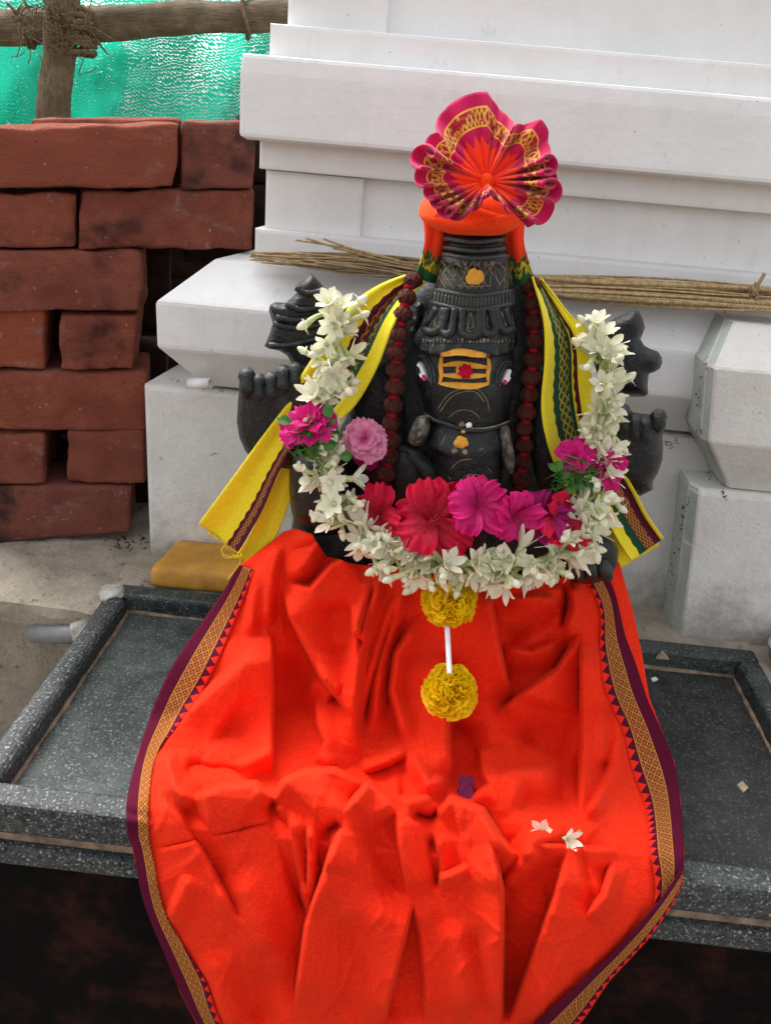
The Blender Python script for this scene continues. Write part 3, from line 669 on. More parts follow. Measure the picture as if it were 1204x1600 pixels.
# ---- straw bundles lying on the ledge above the chamfered band
def straw(name, label, n, fa, fb, mat, r, yfun, bend=6):
    t = thing(name, label, 'broom straw', PY(*fa(0.5), 1.03)); mb = MB()
    for k in range(n):
        w = random.random(); a = fa(w); b = fb(min(1, max(0, w+random.gauss(0, .18)))); y0 = yfun(w); pts = []
        ph_ = random.uniform(0, 6); bd = random.gauss(0, bend)
        s0 = random.uniform(0, .12); s1 = random.uniform(.88, 1.0)
        for q in np.linspace(s0, s1, 9): pts.append(PY(a[0]+(b[0]-a[0])*q, a[1]+(b[1]-a[1])*q+bd*math.sin(q*3.1)+1.0*math.sin(q*7+ph_), y0+.004*math.sin(q*5+ph_)))
        mb.add(*tube(pts, [r*random.uniform(.7, 1.2)]*9, 5))
    o = mb.build('straw_strand', M[mat], t); o['kind'] = 'stuff'; return t
straw('straw_bundle', 'thin dry palm ribs fanned on the ledge, left of the turban', 95, lambda w: (385+w*130*random.random(), 396+w*12), lambda w: (690, 408+w*30), 'straw', .0011, lambda w: 1.030-.04*w, 4)
straw_l2 = bpy.data.objects['straw_bundle']
mb = MB()
for (a, b, bd) in (((462, 375), (640, 412), -4), ((478, 372), (650, 418), 3), ((520, 388), (648, 416), -3), ((505, 373), (600, 402), 2), ((400, 398), (560, 402), 3), ((430, 394), (600, 410), -2)):
    mb.add(*tube([PY(a[0]+(b[0]-a[0])*q, a[1]+(b[1]-a[1])*q+bd*math.sin(q*3.1), 1.0-.0*q) for q in np.linspace(0, 1, 10)], [.0012]*10, 5))
o = mb.build('stray_rib', M['straw_pale'], straw_l2); o['kind'] = 'stuff'
rb = straw('straw_broom', 'pale bundled palm rib broom on the ledge, right of the turban', 105, lambda w: (770, 428+w*24), lambda w: (1290, 458+w*32), 'straw_pale', .0013, lambda w: 1.028-.045*w, 4)
mb = MB(); 
for (va, vb, r, y) in ((430, 460, .0026, 1.0), (448, 482, .0030, .985), (452, 490, .0024, .98)):
    n = 220
    for ph_ in (0, 2.09, 4.19):
        pts = []
        for q in np.linspace(0, 1, n):
            a = q*150+ph_; c = PY(800+460*q, va+(vb-va)*q+3*math.sin(q*6), y); pts.append(c+np.array([0, math.cos(a)*r*.5, math.sin(a)*r*.5]))
        mb.add(*tube(pts, r*.5, 5))
mb.build('twisted_cord', M['straw_pale'], rb)
mb = MB(); kc = PY(1176, 459, .992)
for k in range(7):
    d = rng.normal(0, .008, 3); mb.add(*tube([kc-d, kc+rng.normal(0, .004, 3), kc+d*1.1], .0022, 5))
mb.build('knot', M['straw'], rb)

# ================================================================== STATUE
st = thing('elephant_headed_statue', 'black stone seated elephant headed deity statue wrapped in orange cloth, wearing a turban', 'statue', (.03, .80, -.02))
torso_rows = [(425, 655, 830, .84, .05), (450, 625, 850, .845, .06), (490, 590, 885, .85, .07), (560, 560, 905, .85, .075), (640, 545, 915, .85, .078), (720, 500, 935, .845, .08), (790, 462, 955, .835, .085), (840, 456, 955, .830, .075), (880, 475, 945, .84, .065), (930, 500, 935, .85, .05)]
v, f = loft(torso_rows, 70, 64, 2.6); torso_v = v; mesh('torso', v, f, M['stone'], st)
# seat and folded legs hidden by the cloth
v, f = box(-.13, .19, .79, .90, -.0228, .10, .03, 4); mesh('seat', v, f, M['stone'], st)
# upper arm at the left edge of the chest (bulge beside the rose)
v, f = inflate(closed_smooth([(470, 690), (500, 700), (545, 720), (560, 780), (545, 830), (505, 838), (462, 815), (452, 765), (455, 720)], 50), .772, .035, 7); mesh('arm', v, f, M['stone'], st)
v, f = inflate(closed_smooth([(560, 560), (600, 560), (640, 640), (640, 760), (600, 800), (560, 770), (545, 660)], 50), .79, .022, 8); mesh('arm', v, f, M['stone'], st)
v, f = inflate(closed_smooth([(830, 560), (870, 600), (890, 690), (870, 770), (830, 780), (820, 680)], 50), .79, .022, 8); mesh('arm', v, f, M['stone'], st)
# lower right fist under the garland end
v, f = inflate(closed_smooth([(880, 845), (930, 835), (962, 850), (960, 890), (925, 912), (880, 900)], 40), .745, .022, 6); h_ = mesh('fist', v, f, M['stone'], st)
for k in range(3):
    pts = [PY(895+k*22, 872+2*k, .728), PY(900+k*22, 888, .722), PY(906+k*21, 905, .73)]; v, f = tube(smooth_path(pts, 8), [.004, .0065, .007, .007, .007, .0065, .006, .003], 10); mesh('finger', v, f, M['stone'], h_)
# head and crown
HY = .79
head_rows = [(352, 704, 778, HY, .040), (360, 698, 784, HY, .046), (368, 694, 790, HY, .050), (374, 699, 786, HY, .046), (381, 694, 790, HY, .050), (388, 697, 789, HY, .047), (394, 689, 794, HY, .053), (402, 687, 795, HY, .054), (407, 689, 794, HY, .052), (430, 681, 797, HY, .055), (455, 675, 800, HY, .058), (476, 669, 802, HY, .061), (500, 661, 804, HY, .066), (520, 650, 806, HY, .071), (529, 648, 806, HY, .072),
             (535, 659, 801, HY, .060), (560, 655, 802, HY, .062), (585, 651, 802, HY, .064), (610, 657, 799, HY, .064), (635, 664, 795, HY, .064), (652, 660, 795, HY-.003, .066), (668, 656, 796, HY-.006, .068), (684, 672, 789, HY-.008, .066), (710, 676, 786, HY-.010, .064), (750, 678, 782, HY-.012, .064), (800, 684, 776, HY-.014, .060), (850, 694, 768, HY-.014, .052)]
def hdisp(th, v):
    d = np.ones_like(th)
    if 480 < v < 531:      # hanging lobes of the crown fringe
        k = (v-480)/50; d += .018*k*np.sin(th*22)*1.0
    return d
v, f = loft(head_rows, 200, 160, 2.5, hdisp); head = mesh('head', v, f, M['stone'], st)
HB = BVHTree.FromPolygons([tuple(p) for p in v], [tuple(q) for q in f])
def hit(u, v, off=.001):
    d = Vector(ray(u, v)).normalized(); loc, nor, i, t = HB.ray_cast(Vector(CAM), d)
    if loc is None: return Vector(PY(u, v, HY))
    if nor.dot(d) > 0: nor = -nor
    return loc+nor*off
def carve(lines, r, mat, name, parent, off=0.0, seg=5, n=14):
    mb = MB()
    for L in lines:
        P = smooth_path([(a, b, 0) for a, b in L], max(4, n)); mb.add(*tube([hit(p[0], p[1], off) for p in P], r, seg))
    return mb.build(name, M[mat], parent)
def decal(outline, mat, name, parent, off=.0012, step=4):
    O = dense(np.asarray(outline, float), step); n0 = len(O); pts = [Vector(p) for p in O]; mn, mx = O.min(0), O.max(0)
    for yy in np.arange(mn[1], mx[1], step):
        for xx in np.arange(mn[0], mx[0], step):
            if np.min(np.hypot(O[:, 0]-xx, O[:, 1]-yy)) > step*.6: pts.append(Vector((xx, yy)))
    vv, _, ff, *_ = delaunay_2d_cdt(pts, [(i, (i+1) % n0) for i in range(n0)], [tuple(range(n0))], 1, 1e-5)
    fr = [hit(p.x, p.y, off) for p in vv]; bk = [hit(p.x, p.y, -.001) for p in vv]; n = len(vv)
    F = [tuple(q) for q in ff]; cnt = {}
    for q in ff:
        for i in range(3): e = (q[i], q[(i+1) % 3]); cnt[e] = 1
    F += [(a, b, b+n, a+n) for (a, b) in cnt if (b, a) not in cnt]
    return mesh(name, fr+bk, F, M[mat], parent)
# crown carving
carve([[(693+0*k, 398), (740, 404), (792, 400)], [(676, 452), (738, 462), (800, 454)], [(672, 472), (735, 484), (801, 474)], [(690, 372), (740, 378), (790, 374)], [(690, 386), (740, 392), (792, 388)]], .0022, 'stone', 'crown_band', head, .0003)
ribs = [];
for k in range(24):
    t = k/23; u = 676+t*124; b = 8*math.sin(t*math.pi); ribs.append([(u, 455+b), (u-2+t*2.0, 474+b)])
carve(ribs, .0013, 'stone', 'fringe_rib', head, .0004, 6, 4)
carve([[(a_[0]+2.6, a_[1]), (b_[0]+2.6, b_[1])] for a_, b_ in ribs[:-1]], .0004, 'etched_line', 'etched_groove', head, .0001, 4, 4)['kind'] = 'stuff'
lobes = []
for (ua, ub, wa, wb, bot) in ((684, 664, 696, 688, 520), (700, 692, 712, 706, 523), (722, 722, 748, 748, 526), (752, 754, 766, 772, 522), (772, 780, 786, 796, 518)):
    lobes.append([(ua, 482), ((ua+ub)/2, 500), (ub, bot-6), ((ub+wb)/2, bot), (wb, bot-6), ((wa+wb)/2, 500), (wa, 482)])
carve(lobes, .0037, 'stone', 'fringe_lobe', head, .0006, 8, 30)
carve([[(L[0][0]+4, 486), (L[2][0]+5, 514), (L[3][0], 519), (L[4][0]-5, 514), (L[6][0]-4, 486)] for L in lobes], .0006, 'etched_line', 'etched_outline', head, .0003, 4, 20)
lat = []
for k in range(-4, 14):
    for sg in (1, -1):
        a_, b_ = (676+11*k, 452), (676+11*k+30*sg, 408); q_ = [(a_[0]+(b_[0]-a_[0])*t, a_[1]+(b_[1]-a_[1])*t) for t in np.linspace(0, 1, 12)]
        q_ = [(x_, y_) for x_, y_ in q_ if 683 < x_ < 793 and math.hypot(x_-742, y_-434) > 13]
        if len(q_) > 2 and random.random() < .8: lat.append([q_[0], q_[-1]])
for k in range(14):
    for sg in (1, -1): lat.append([(664+10*k, 486), (min(798, max(662, 664+10*k+8*sg)), 514)])
for k in range(9):
    x_, y_ = random.uniform(665, 790), random.uniform(540, 760); L_2 = random.uniform(6, 20); a_ = random.uniform(0, 3.14)
    if (684 < x_ < 768 and 540 < y_ < 612): continue
    lat.append([(x_, y_), (min(790, max(668, x_+math.cos(a_)*L_2)), y_+math.sin(a_)*L_2)])
for k in range(9):
    lat.append([(684+k*15, 408), (668+k*17, 452)] if k % 2 else [(680+k*14, 452), (690+k*13, 408)])
for k in range(6): lat.append([(680+k*22, 410), (700+k*20, 448)])
lat += [[(690, 426), (712, 412), (726, 420)], [(756, 418), (774, 410), (794, 424)], [(684, 440), (716, 446), (740, 448), (770, 446), (797, 440)]]
for k in range(16): u = 664+k*9; lat.append([(u, 488+random.uniform(-4, 6)), (u+random.uniform(-9, 9), 512+random.uniform(-4, 6))])
carve(lat, .00036, 'etched_line', 'etched_lattice', head, .0001, 4, 8)['kind'] = 'stuff'
mb = MB()
for k in range(26):
    u = 662+k*5.5; p = hit(u, 531+2*math.sin(k), .0006); q_ = hit(u, 536, .0004); mb.add(*tube([p, q_], random.uniform(.0008, .0017), 5))
mb.build('fringe_dust', M['rough_stone'], head)
# face carving
carve([[(683, 640), (700, 617), (722, 607), (745, 608), (760, 625), (764, 644)], [(687, 644), (704, 621), (724, 612), (743, 613), (757, 629)], [(700, 653), (715, 642), (730, 641), (742, 646), (750, 654)], [(705, 732), (718, 720), (738, 717)], [(717, 754), (730, 742), (748, 742)]], .00045, 'etched_line', 'etched_arc', head, .0002, 4, 24)
carve([[(655, 640), (680, 656), (705, 664), (725, 671), (750, 673), (772, 668), (792, 661)]], .0020, 'stone', 'trunk_band', head, .0012, 8, 30)
carve([[(735, 667), (752, 668), (772, 664), (790, 657)]], .0007, 'etched_line', 'band_highlight', head, .0034, 5, 16)
for (u, v_, r, mt) in ((721, 662, .0030, 'rough_stone'), (732, 664, .0028, 'eye_white'), (710, 704, .0032, 'rough_stone'), (726, 706, .0026, 'etched_line'), (724, 674, .0022, 'tilak_paste')):
    lump(hit(u, v_, .0014), (r, r*.7, r), u, M[mt], 'carved_bead', head, 2)
lump(hit(720, 692, .0012), (.0060, .003, .0060), 2, M['tilak_paste'], 'paste_dot', head, 3)
lump(hit(742, 434, .0004), (.0074, .0018, .0074), 9, M['tilak_paste'], 'paste_dot', head, 3)
# forehead mark: outline of three stripes
def bar(pts, wd):
    P = smooth_path([(a, b, 0) for a, b in pts], 16)[:, :2]; t = np.gradient(P, axis=0); n = np.stack([-t[:, 1], t[:, 0]], 1)/np.hypot(t[:, 0], t[:, 1])[:, None]
    e = wd*np.sqrt(np.clip(np.sin(np.linspace(.12, math.pi-.12, 16)), .2, 1))[:, None]
    return np.vstack([P-n*e, (P+n*e)[::-1]])
for pts, wd in (([(690, 554), (715, 550), (738, 552), (762, 556)], 5.4), ([(692, 571), (715, 568), (738, 571), (762, 574)], 4.8), ([(692, 586), (720, 587), (745, 587), (760, 586)], 4.8), ([(688, 599), (715, 602), (740, 603), (762, 599)], 5.2),
                ([(691, 552), (689, 572), (690, 586), (687, 600)], 3.4), ([(761, 555), (763, 572), (761, 586), (762, 600)], 3.2), ([(718, 566), (716, 578), (718, 590)], 4.0)):
    decal(bar(pts, wd), 'tilak_paste', 'forehead_stripe', head, .0010+random.uniform(0, .0003), 4)
decal([(727+11*(1+.16*math.sin(k*2.3))*math.cos(k*math.pi/10), 580+11.5*(1+.16*math.sin(k*2.3))*math.sin(k*math.pi/10)) for k in range(20)], 'kumkum', 'vermilion_dot', head, .0022, 4)
# eyes
decal(closed_smooth([(653, 567), (658, 566), (664, 575), (668, 592), (662, 592), (655, 582)], 26), 'eye_white', 'eye', head, .0016, 3)
decal(closed_smooth([(653, 572), (657, 574), (659, 583), (655, 582)], 16), 'eye_black', 'pupil', head, .0024, 3)
decal(closed_smooth([(661, 588), (666, 586), (668, 594), (664, 594)], 16), 'eye_pink', 'eye_corner', head, .0022, 3)
decal(closed_smooth([(796, 578), (791, 577), (786, 586), (783, 598), (789, 598), (795, 590)], 26), 'eye_white', 'eye', head, .0016, 3)
decal(closed_smooth([(798, 581), (795, 583), (794, 589), (797, 589)], 16), 'eye_black', 'pupil', head, .0024, 3)
decal(closed_smooth([(783, 595), (787, 593), (789, 599), (784, 600)], 16), 'eye_pink', 'eye_corner', head, .0022, 3)
carve([[(650, 562), (660, 558), (668, 568), (674, 585), (674, 600)], [(656, 556), (668, 560), (677, 575), (680, 598)]], .0016, 'stone', 'eyelid', head, .0002, 6, 16)
carve([[(800, 572), (790, 570), (783, 580), (779, 596), (780, 604)], [(797, 566), (786, 566), (777, 578), (774, 598)]], .0016, 'stone', 'eyelid', head, .0002, 6, 16)
# tusks, ears, lower hand with the sweet
v, f = inflate(closed_smooth([(652, 652), (668, 650), (672, 668), (664, 690), (650, 697), (638, 690), (640, 674)], 40), .742, .014, 5); o = mesh('tusk', v, f, M['rough_stone'], st); o['label'] = 'broken left tusk stub'
v, f = inflate(closed_smooth([(778, 668), (792, 664), (799, 690), (804, 722), (798, 742), (787, 730), (780, 700)], 40), .742, .012, 5); mesh('tusk', v, f, M['rough_stone'], st)
for us in ([(650, 470), (662, 470), (656, 540), (652, 600), (655, 650), (636, 660), (632, 600), (636, 530)], [(800, 470), (812, 480), (822, 540), (822, 610), (815, 650), (800, 655), (806, 600), (804, 540)]):
    v, f = inflate(closed_smooth(us, 46), .80, .018, 6); mesh('ear', v, f, M['stone'], st)
v, f = tube([PY(a, b, c) for a, b, c in smooth_path([(622, 700, .765), (646, 716, .757), (668, 732, .752), (676, 758, .752), (670, 790, .756)], 20)], [.006+.004*math.sin(q*3.1) for q in np.linspace(0, 1, 20)], 12); mesh('arm_fold', v, f, M['stone'], st)
v, f = inflate(closed_smooth([(612, 700), (640, 700), (672, 740), (674, 790), (640, 810), (610, 790), (604, 740)], 40), .765, .020, 6); mesh('palm', v, f, M['stone'], st)
# raised emblems and hands: solid, rounded
v, f = inflate([(486, 427), (474, 436), (462, 447), (464, 457), (455, 466), (446, 473), (430, 472), (422, 476), (420, 485), (426, 505), (423, 515), (420, 524), (413, 541), (421, 545), (436, 548), (448, 555), (455, 566), (470, 585), (500, 580), (535, 560), (545, 500), (540, 470), (512, 456), (499, 440)], .83, .022, 5, Rr=16, power=2.4); em = mesh('raised_emblem', v, f, M['stone'], st)
mb = MB()
for L in ([(462, 449), (478, 458), (505, 455)], [(446, 475), (470, 484), (510, 478)], [(428, 506), (460, 512), (520, 506)], [(420, 540), (450, 540), (500, 528)], [(432, 496), (460, 500), (500, 495)]):
    mb.add(*tube([PY(a, b, .8085-.001) for a, b in smooth_path(L, 12)[:, :2]], .0032, 8))
mb.build('carved_ridge', M['stone'], em)
v, f = inflate([(937, 512), (960, 497), (988, 483), (997, 485), (1003, 497), (1007, 512), (1000, 530), (1006, 540), (1015, 545), (1027, 549), (1033, 558), (1034, 567), (1030, 576), (1022, 581), (1013, 584), (1011, 600), (1012, 615), (1006, 620), (992, 620), (979, 619), (940, 610), (925, 560)], .83, .024, 5, Rr=20, power=2.2); mesh('raised_emblem', v, f, M['stone'], st)
v, f = inflate([(374, 592), (380, 584), (399, 590), (421, 588), (437, 580), (454, 574), (480, 566), (500, 590), (500, 700), (460, 740), (410, 730), (384, 706), (374, 684), (370, 659), (372, 625)], .80, .026, 6, Rr=30); h_ = mesh('raised_hand', v, f, M['stone'], st)
for k, (u, vt, vb, r) in enumerate(((386, 582, 622, .0080), (404, 590, 634, .0076), (424, 588, 632, .0078), (443, 578, 620, .0080), (462, 572, 612, .007))):
    pts = smooth_path([(u, vt+5, .797), (u, vt+3, .786), (u+1, (vt+vb)/2, .7785), (u+2, vb, .784)], 14); v, f = tube([PY(a, b, c) for a, b, c in pts], [r*.6, r*.95, r*1.08, r*.98, r*.86, r*.84, r*.92, r*1.0, r*.94, r*.86, r*.84, r*.82, r*.66, r*.3], 12); mesh('finger', v, f, M['stone'], h_)
v, f = inflate([(960, 640), (966, 634), (976, 630), (988, 644), (1000, 646), (1015, 647), (1024, 639), (1037, 641), (1040, 655), (1039, 668), (1034, 680), (1035, 700), (1034, 719), (1027, 740), (1019, 752), (1019, 765), (1000, 775), (975, 765), (950, 740), (940, 690)], .80, .026, 6, Rr=24); h_ = mesh('raised_hand', v, f, M['stone'], st)
for k, (u, vt, vb, r) in enumerate(((972, 636, 690, .0075), (990, 650, 700, .0068), (1007, 652, 705, .0068), (1028, 646, 672, .0072))):
    pts = smooth_path([(u, vt+4, .795), (u, vt+3, .784), (u, (vt+vb)/2, .7775), (u-2, vb, .788)], 14); v, f = tube([PY(a, b, c) for a, b, c in pts], [r*.6, r*.95, r*1.08, r*.98, r*.86, r*.84, r*.92, r*1.0, r*.94, r*.86, r*.84, r*.82, r*.66, r*.3], 12); mesh('finger', v, f, M['stone'], h_)

# ================================================================== ORANGE CLOTH
prof = [(780, .765), (850, .747), (900, .737), (1000, .722), (1100, .694), (1165, .656), (1210, .606), (1250, .566), (1300, .541), (1400, .517), (1500, .502), (1680, .484)]
Ledge = [(815, 448), (828, 440), (850, 420), (884, 376), (928, 348), (1018, 285), (1063, 259), (1120, 236), (1175, 217), (1250, 199), (1304, 201), (1325, 208), (1408, 226), (1491, 259), (1550, 283), (1600, 309), (1680, 350)]
Redge = [(815, 900), (860, 950), (880, 966), (950, 986), (1020, 1001), (1090, 1013), (1135, 1030), (1191, 1052), (1250, 1062), (1333, 1068), (1384, 1064), (1400, 1055), (1468, 1010), (1531, 951), (1598, 905), (1680, 845)]
TOP = [(440, 850), (446, 832), (462, 826), (500, 836), (518, 850), (545, 868), (590, 880), (660, 890), (760, 905), (880, 902), (905, 900), (935, 884), (966, 872)]
# strokes: points, height, width on the right (or upper) side, width on the left (or lower) side, in photo pixels
ST = [
 ([(443, 912), (455, 960), (480, 1010), (503, 1055), (535, 1095), (560, 1125)], .020, 75, 4),
 ([(444, 915), (486, 924), (520, 886), (562, 864)], .013, 7, 34),
 ([(452, 838), (500, 842), (474, 884), (446, 912)], .012, 16, 16),
 ([(436, 846), (424, 900), (416, 985)], .010, 8, 12), ([(408, 880), (398, 940), (388, 1000)], .007, 9, 9),
 ([(418, 988), (380, 1042), (300, 1112), (240, 1182)], .016, 40, 9),
 ([(420, 985), (424, 1080), (423, 1170), (421, 1225)], .020, 4, 70),
 ([(455, 1010), (464, 1080), (466, 1160), (462, 1215)], -.020, 30, 34),
 ([(478, 1068), (505, 1072), (525, 1090)], .012, 22, 18),
 ([(496, 1090), (498, 1130), (510, 1160), (486, 1202)], .014, 45, 4),
 ([(604, 888), (572, 960), (556, 1050), (550, 1130), (556, 1180)], .013, 9, 16), ([(642, 898), (612, 970), (592, 1040), (582, 1150)], .012, 12, 12),
 ([(588, 905), (566, 975), (560, 1040)], -.008, 6, 6), ([(625, 930), (600, 1005), (584, 1060), (566, 1150)], -.008, 6, 6),
 ([(664, 955), (622, 1022), (614, 1080), (642, 1172)], .011, 12, 7), ([(640, 1172), (602, 1190), (562, 1205)], .007, 7, 12),
 ([(553, 938), (556, 985), (578, 1003)], .008, 16, 5),
 ([(690, 1010), (690, 1090), (697, 1130), (704, 1222)], .018, 4, 50), ([(715, 1120), (718, 1180), (722, 1235)], -.014, 30, 14),
 ([(640, 1172), (668, 1225), (700, 1222)], .010, 8, 14),
 ([(760, 905), (766, 960), (776, 1010), (788, 1062), (802, 1096)], .018, 4, 52),
 ([(770, 988), (805, 988), (855, 958), (900, 925)], -.014, 12, 16), ([(775, 1012), (830, 1022), (880, 1000)], .008, 6, 20), ([(790, 940), (840, 935), (880, 945)], .007, 8, 10),
 ([(912, 985), (872, 1048), (806, 1095), (772, 1126)], .018, 70, 5), ([(895, 905), (898, 950), (884, 1000)], .010, 10, 8), ([(880, 905), (886, 940), (876, 985)], -.010, 7, 7),
 ([(910, 985), (911, 1060), (911, 1150), (906, 1290)], .015, 46, 4), ([(962, 1190), (942, 1232), (916, 1282)], .009, 18, 6), ([(935, 1000), (948, 1090), (962, 1180), (985, 1260)], .007, 16, 20), ([(948, 1095), (955, 1150), (940, 1220)], -.006, 8, 8),
 ([(752, 1165), (758, 1210), (772, 1228)], .012, 30, 5), ([(800, 1160), (850, 1150), (905, 1165)], -.010, 26, 26),
 ([(240, 1184), (264, 1190), (274, 1228), (302, 1262)], .014, 8, 16), ([(300, 1252), (350, 1233), (398, 1229), (426, 1258)], .019, 6, 55),
 ([(280, 1200), (330, 1215), (390, 1215)], -.014, 14, 10),
 ([(430, 1256), (446, 1222), (482, 1206), (522, 1208), (556, 1224), (592, 1228)], .022, 6, 60), ([(430, 1245), (424, 1262), (436, 1300)], -.014, 9, 9),
 ([(540, 1274), (574, 1230), (600, 1250), (620, 1278)], .016, 6, 50), ([(532, 1282), (510, 1300)], -.010, 10, 8),
 ([(618, 1252), (650, 1252), (674, 1249)], .012, 6, 18), ([(640, 1268), (672, 1278), (690, 1268)], -.014, 8, 10),
 ([(682, 1285), (706, 1251), (750, 1270), (775, 1312), (792, 1334), (818, 1342)], .020, 7, 45), ([(816, 1343), (834, 1312), (884, 1302)], .010, 12, 22),
 ([(736, 1260), (776, 1221), (806, 1209), (880, 1204)], .014, 8, 34), ([(800, 1245), (850, 1262), (900, 1250)], -.012, 26, 20),
 ([(444, 1256), (452, 1332), (466, 1395), (480, 1440)], -.010, 7, 12), ([(546, 1272), (520, 1330), (500, 1390), (481, 1445), (460, 1600)], .014, 85, 4), ([(484, 1285), (487, 1330), (486, 1400)], .006, 8, 5), ([(516, 1288), (508, 1330), (500, 1360)], -.010, 5, 10),
 ([(620, 1262), (626, 1320), (644, 1404)], .010, 30, 4), ([(644, 1404), (628, 1470), (608, 1545), (592, 1610)], .013, 4, 70), ([(646, 1404), (658, 1458), (665, 1520), (668, 1600)], .008, 34, 5),
 ([(672, 1300), (680, 1345), (683, 1395)], -.011, 7, 9), ([(686, 1376), (735, 1354)], .006, 6, 12),
 ([(760, 1312), (772, 1352), (781, 1392), (781, 1500), (778, 1610)], .020, 5, 60), ([(783, 1386), (815, 1352), (832, 1322)], .010, 8, 18),
 ([(890, 1322), (870, 1400), (842, 1480), (815, 1552), (796, 1605)], .016, 110, 5),
 ([(838, 1322), (890, 1326), (965, 1333)], .006, 4, 30), ([(905, 1320), (912, 1360), (925, 1420)], -.004, 8, 8), ([(960, 1345), (945, 1400), (915, 1440)], .006, 16, 6),
 ([(274, 1230), (300, 1292), (330, 1345), (372, 1425), (392, 1446)], -.007, 22, 7), ([(262, 1446), (284, 1400), (300, 1362)], .007, 10, 22), ([(360, 1360), (400, 1440), (430, 1540)], .009, 30, 30), ([(420, 1470), (404, 1540), (398, 1610)], -.007, 22, 22),
 ([(236, 1328), (340, 1304), (440, 1281)], -.0025, 3, 3), ([(330, 1480), (350, 1560), (372, 1620)], .008, 24, 24), ([(540, 1420), (552, 1500), (548, 1600)], -.007, 26, 26), ([(580, 1290), (600, 1340), (622, 1400)], -.006, 10, 26), ([(700, 1430), (716, 1510), (724, 1600)], .008, 20, 24), ([(740, 1440), (750, 1520), (752, 1600)], -.006, 14, 16),
 ([(345, 1120), (375, 1140), (400, 1190)], -.012, 40, 40), ([(520, 1000), (540, 1050), (545, 1090)], -.006, 24, 20), ([(510, 930), (520, 980), (515, 1030)], -.008, 26, 26), ([(850, 1090), (840, 1130), (820, 1170)], -.010, 40, 40),
]
def strokes(u, v):
    H = np.zeros_like(u)
    for pts, amp, wp, wn in ST:
        P = np.array(pts, float); best = np.full(u.shape, 1e9); sd_ = np.zeros_like(u); tt = np.zeros_like(u)
        L = np.r_[0, np.cumsum(np.hypot(*np.diff(P, axis=0).T))]
        for i in range(len(P)-1):
            a, b = P[i], P[i+1]; d = b-a; l2 = d@d; t = np.clip(((u-a[0])*d[0]+(v-a[1])*d[1])/l2, 0, 1)
            dx = u-a[0]-d[0]*t; dy = v-a[1]-d[1]*t; ds = np.hypot(dx, dy); mk = ds < best
            sg = np.sign(((u-a[0])*d[1]-(v-a[1])*d[0])); best = np.where(mk, ds, best); sd_ = np.where(mk, sg, sd_); tt = np.where(mk, (L[i]+t*math.sqrt(l2))/L[-1], tt)
        wd = np.where(sd_ > 0, wp, wn).astype(float)
        if min(wp, wn) < 8:
            low = (sd_ > 0) if wp < wn else (sd_ <= 0); q = np.clip(best/(wd*1.6), 0, 1); q = q*q*(3-2*q)
            k = np.where(low, (1-q)-.75*q*np.clip(1-(best-wd)/64., 0, 1)**1.3, np.clip(1-best/(wd*1.5), 0, 1)**1.15)
        else: k = .5*np.exp(-(best/wd)**2)+.5*np.clip(1-best/(wd*1.5), 0, 1)
        tap = np.clip(np.minimum(tt, 1-tt)*4.5, 0, 1); H += amp*(1.5 if max(wp, wn) <= 16 and amp > 0 else 1.15)*k*tap*tap*(3-2*tap)
    return H
_lat = np.random.default_rng(11).normal(0, 1, (64, 64))
def vnoise(x, y):
    xi, yi = np.floor(x).astype(int), np.floor(y).astype(int); fx, fy = x-xi, y-yi; fx = fx*fx*(3-2*fx); fy = fy*fy*(3-2*fy)
    g = lambda a, b: _lat[a % 64, b % 64]
    return (g(xi, yi)*(1-fx)+g(xi+1, yi)*fx)*(1-fy)+(g(xi, yi+1)*(1-fx)+g(xi+1, yi+1)*fx)*fy
def crumple(u, v):
    # thin sharp creases of pressed cotton: ridges at the zero lines of a warped noise
    wx = vnoise(u/90+3, v/110+8)*22; wy = vnoise(u/100+20, v/90+31)*22; h = 0
    for k, (a, su, sv, am) in enumerate(((.35, 70, 190, .0030), (-.45, 60, 170, .0026), (1.2, 80, 220, .0016), (.1, 34, 130, .0012))):
        c_, s__ = math.cos(a), math.sin(a); x = ((u+wx)*c_+(v+wy)*s__)/su+k*9.7; y_ = (-(u+wx)*s__+(v+wy)*c_)/sv+k*5.1
        n_ = vnoise(x, y_); h = h+am*(np.exp(-np.abs(n_)*5)*1.3-.3)
    return h
def cloth_y(u, v, strokes_on=True):
    u = np.asarray(u, float); v = np.asarray(v, float)
    vp = v-.093*(u-602); y = np.interp(vp, [p[0] for p in prof], [p[1] for p in prof])
    # soften the profile corners
    y = (y+np.interp(vp-18, [p[0] for p in prof], [p[1] for p in prof])+np.interp(vp+18, [p[0] for p in prof], [p[1] for p in prof]))/3
    le = pchip(Ledge, v); re = pchip(Redge, v); s = np.clip((u-(le+re)/2)/((re-le)/2), -1.1, 1.1)
    y = y+.030*np.abs(s)**2.6*np.clip((1330-vp)/130, .25, 1) - .030*np.exp(-((vp-1090)/95.)**2)*np.abs(s)**2.2
    if strokes_on:
        h = strokes(u, v)*FOLD; edge = np.clip((1-np.abs(s))*9, .25, 1)
        y = y-h*edge
        y = y-crumple(u, v)*edge*.5
        y = y-.0010*np.sin(u*.021+v*.006+1.3*np.sin(v*.011))*edge-.0012*np.sin(u*.047-v*.013+np.sin(v*.02))*edge
    # the cloth rests on the tray and hangs in front of its rim
    zr = ray(u, v); cap_ = zr[..., 1]*(.006-CAM[2])/zr[..., 2]
    return np.minimum(y, np.maximum(cap_, .539))
FOLD = 1.28
nu, nv = 430, 420
ss_ = np.linspace(0, 1, nu); rows_v = np.linspace(0, 1, nv)
U = np.zeros((nv, nu)); Vv = np.zeros((nv, nu))
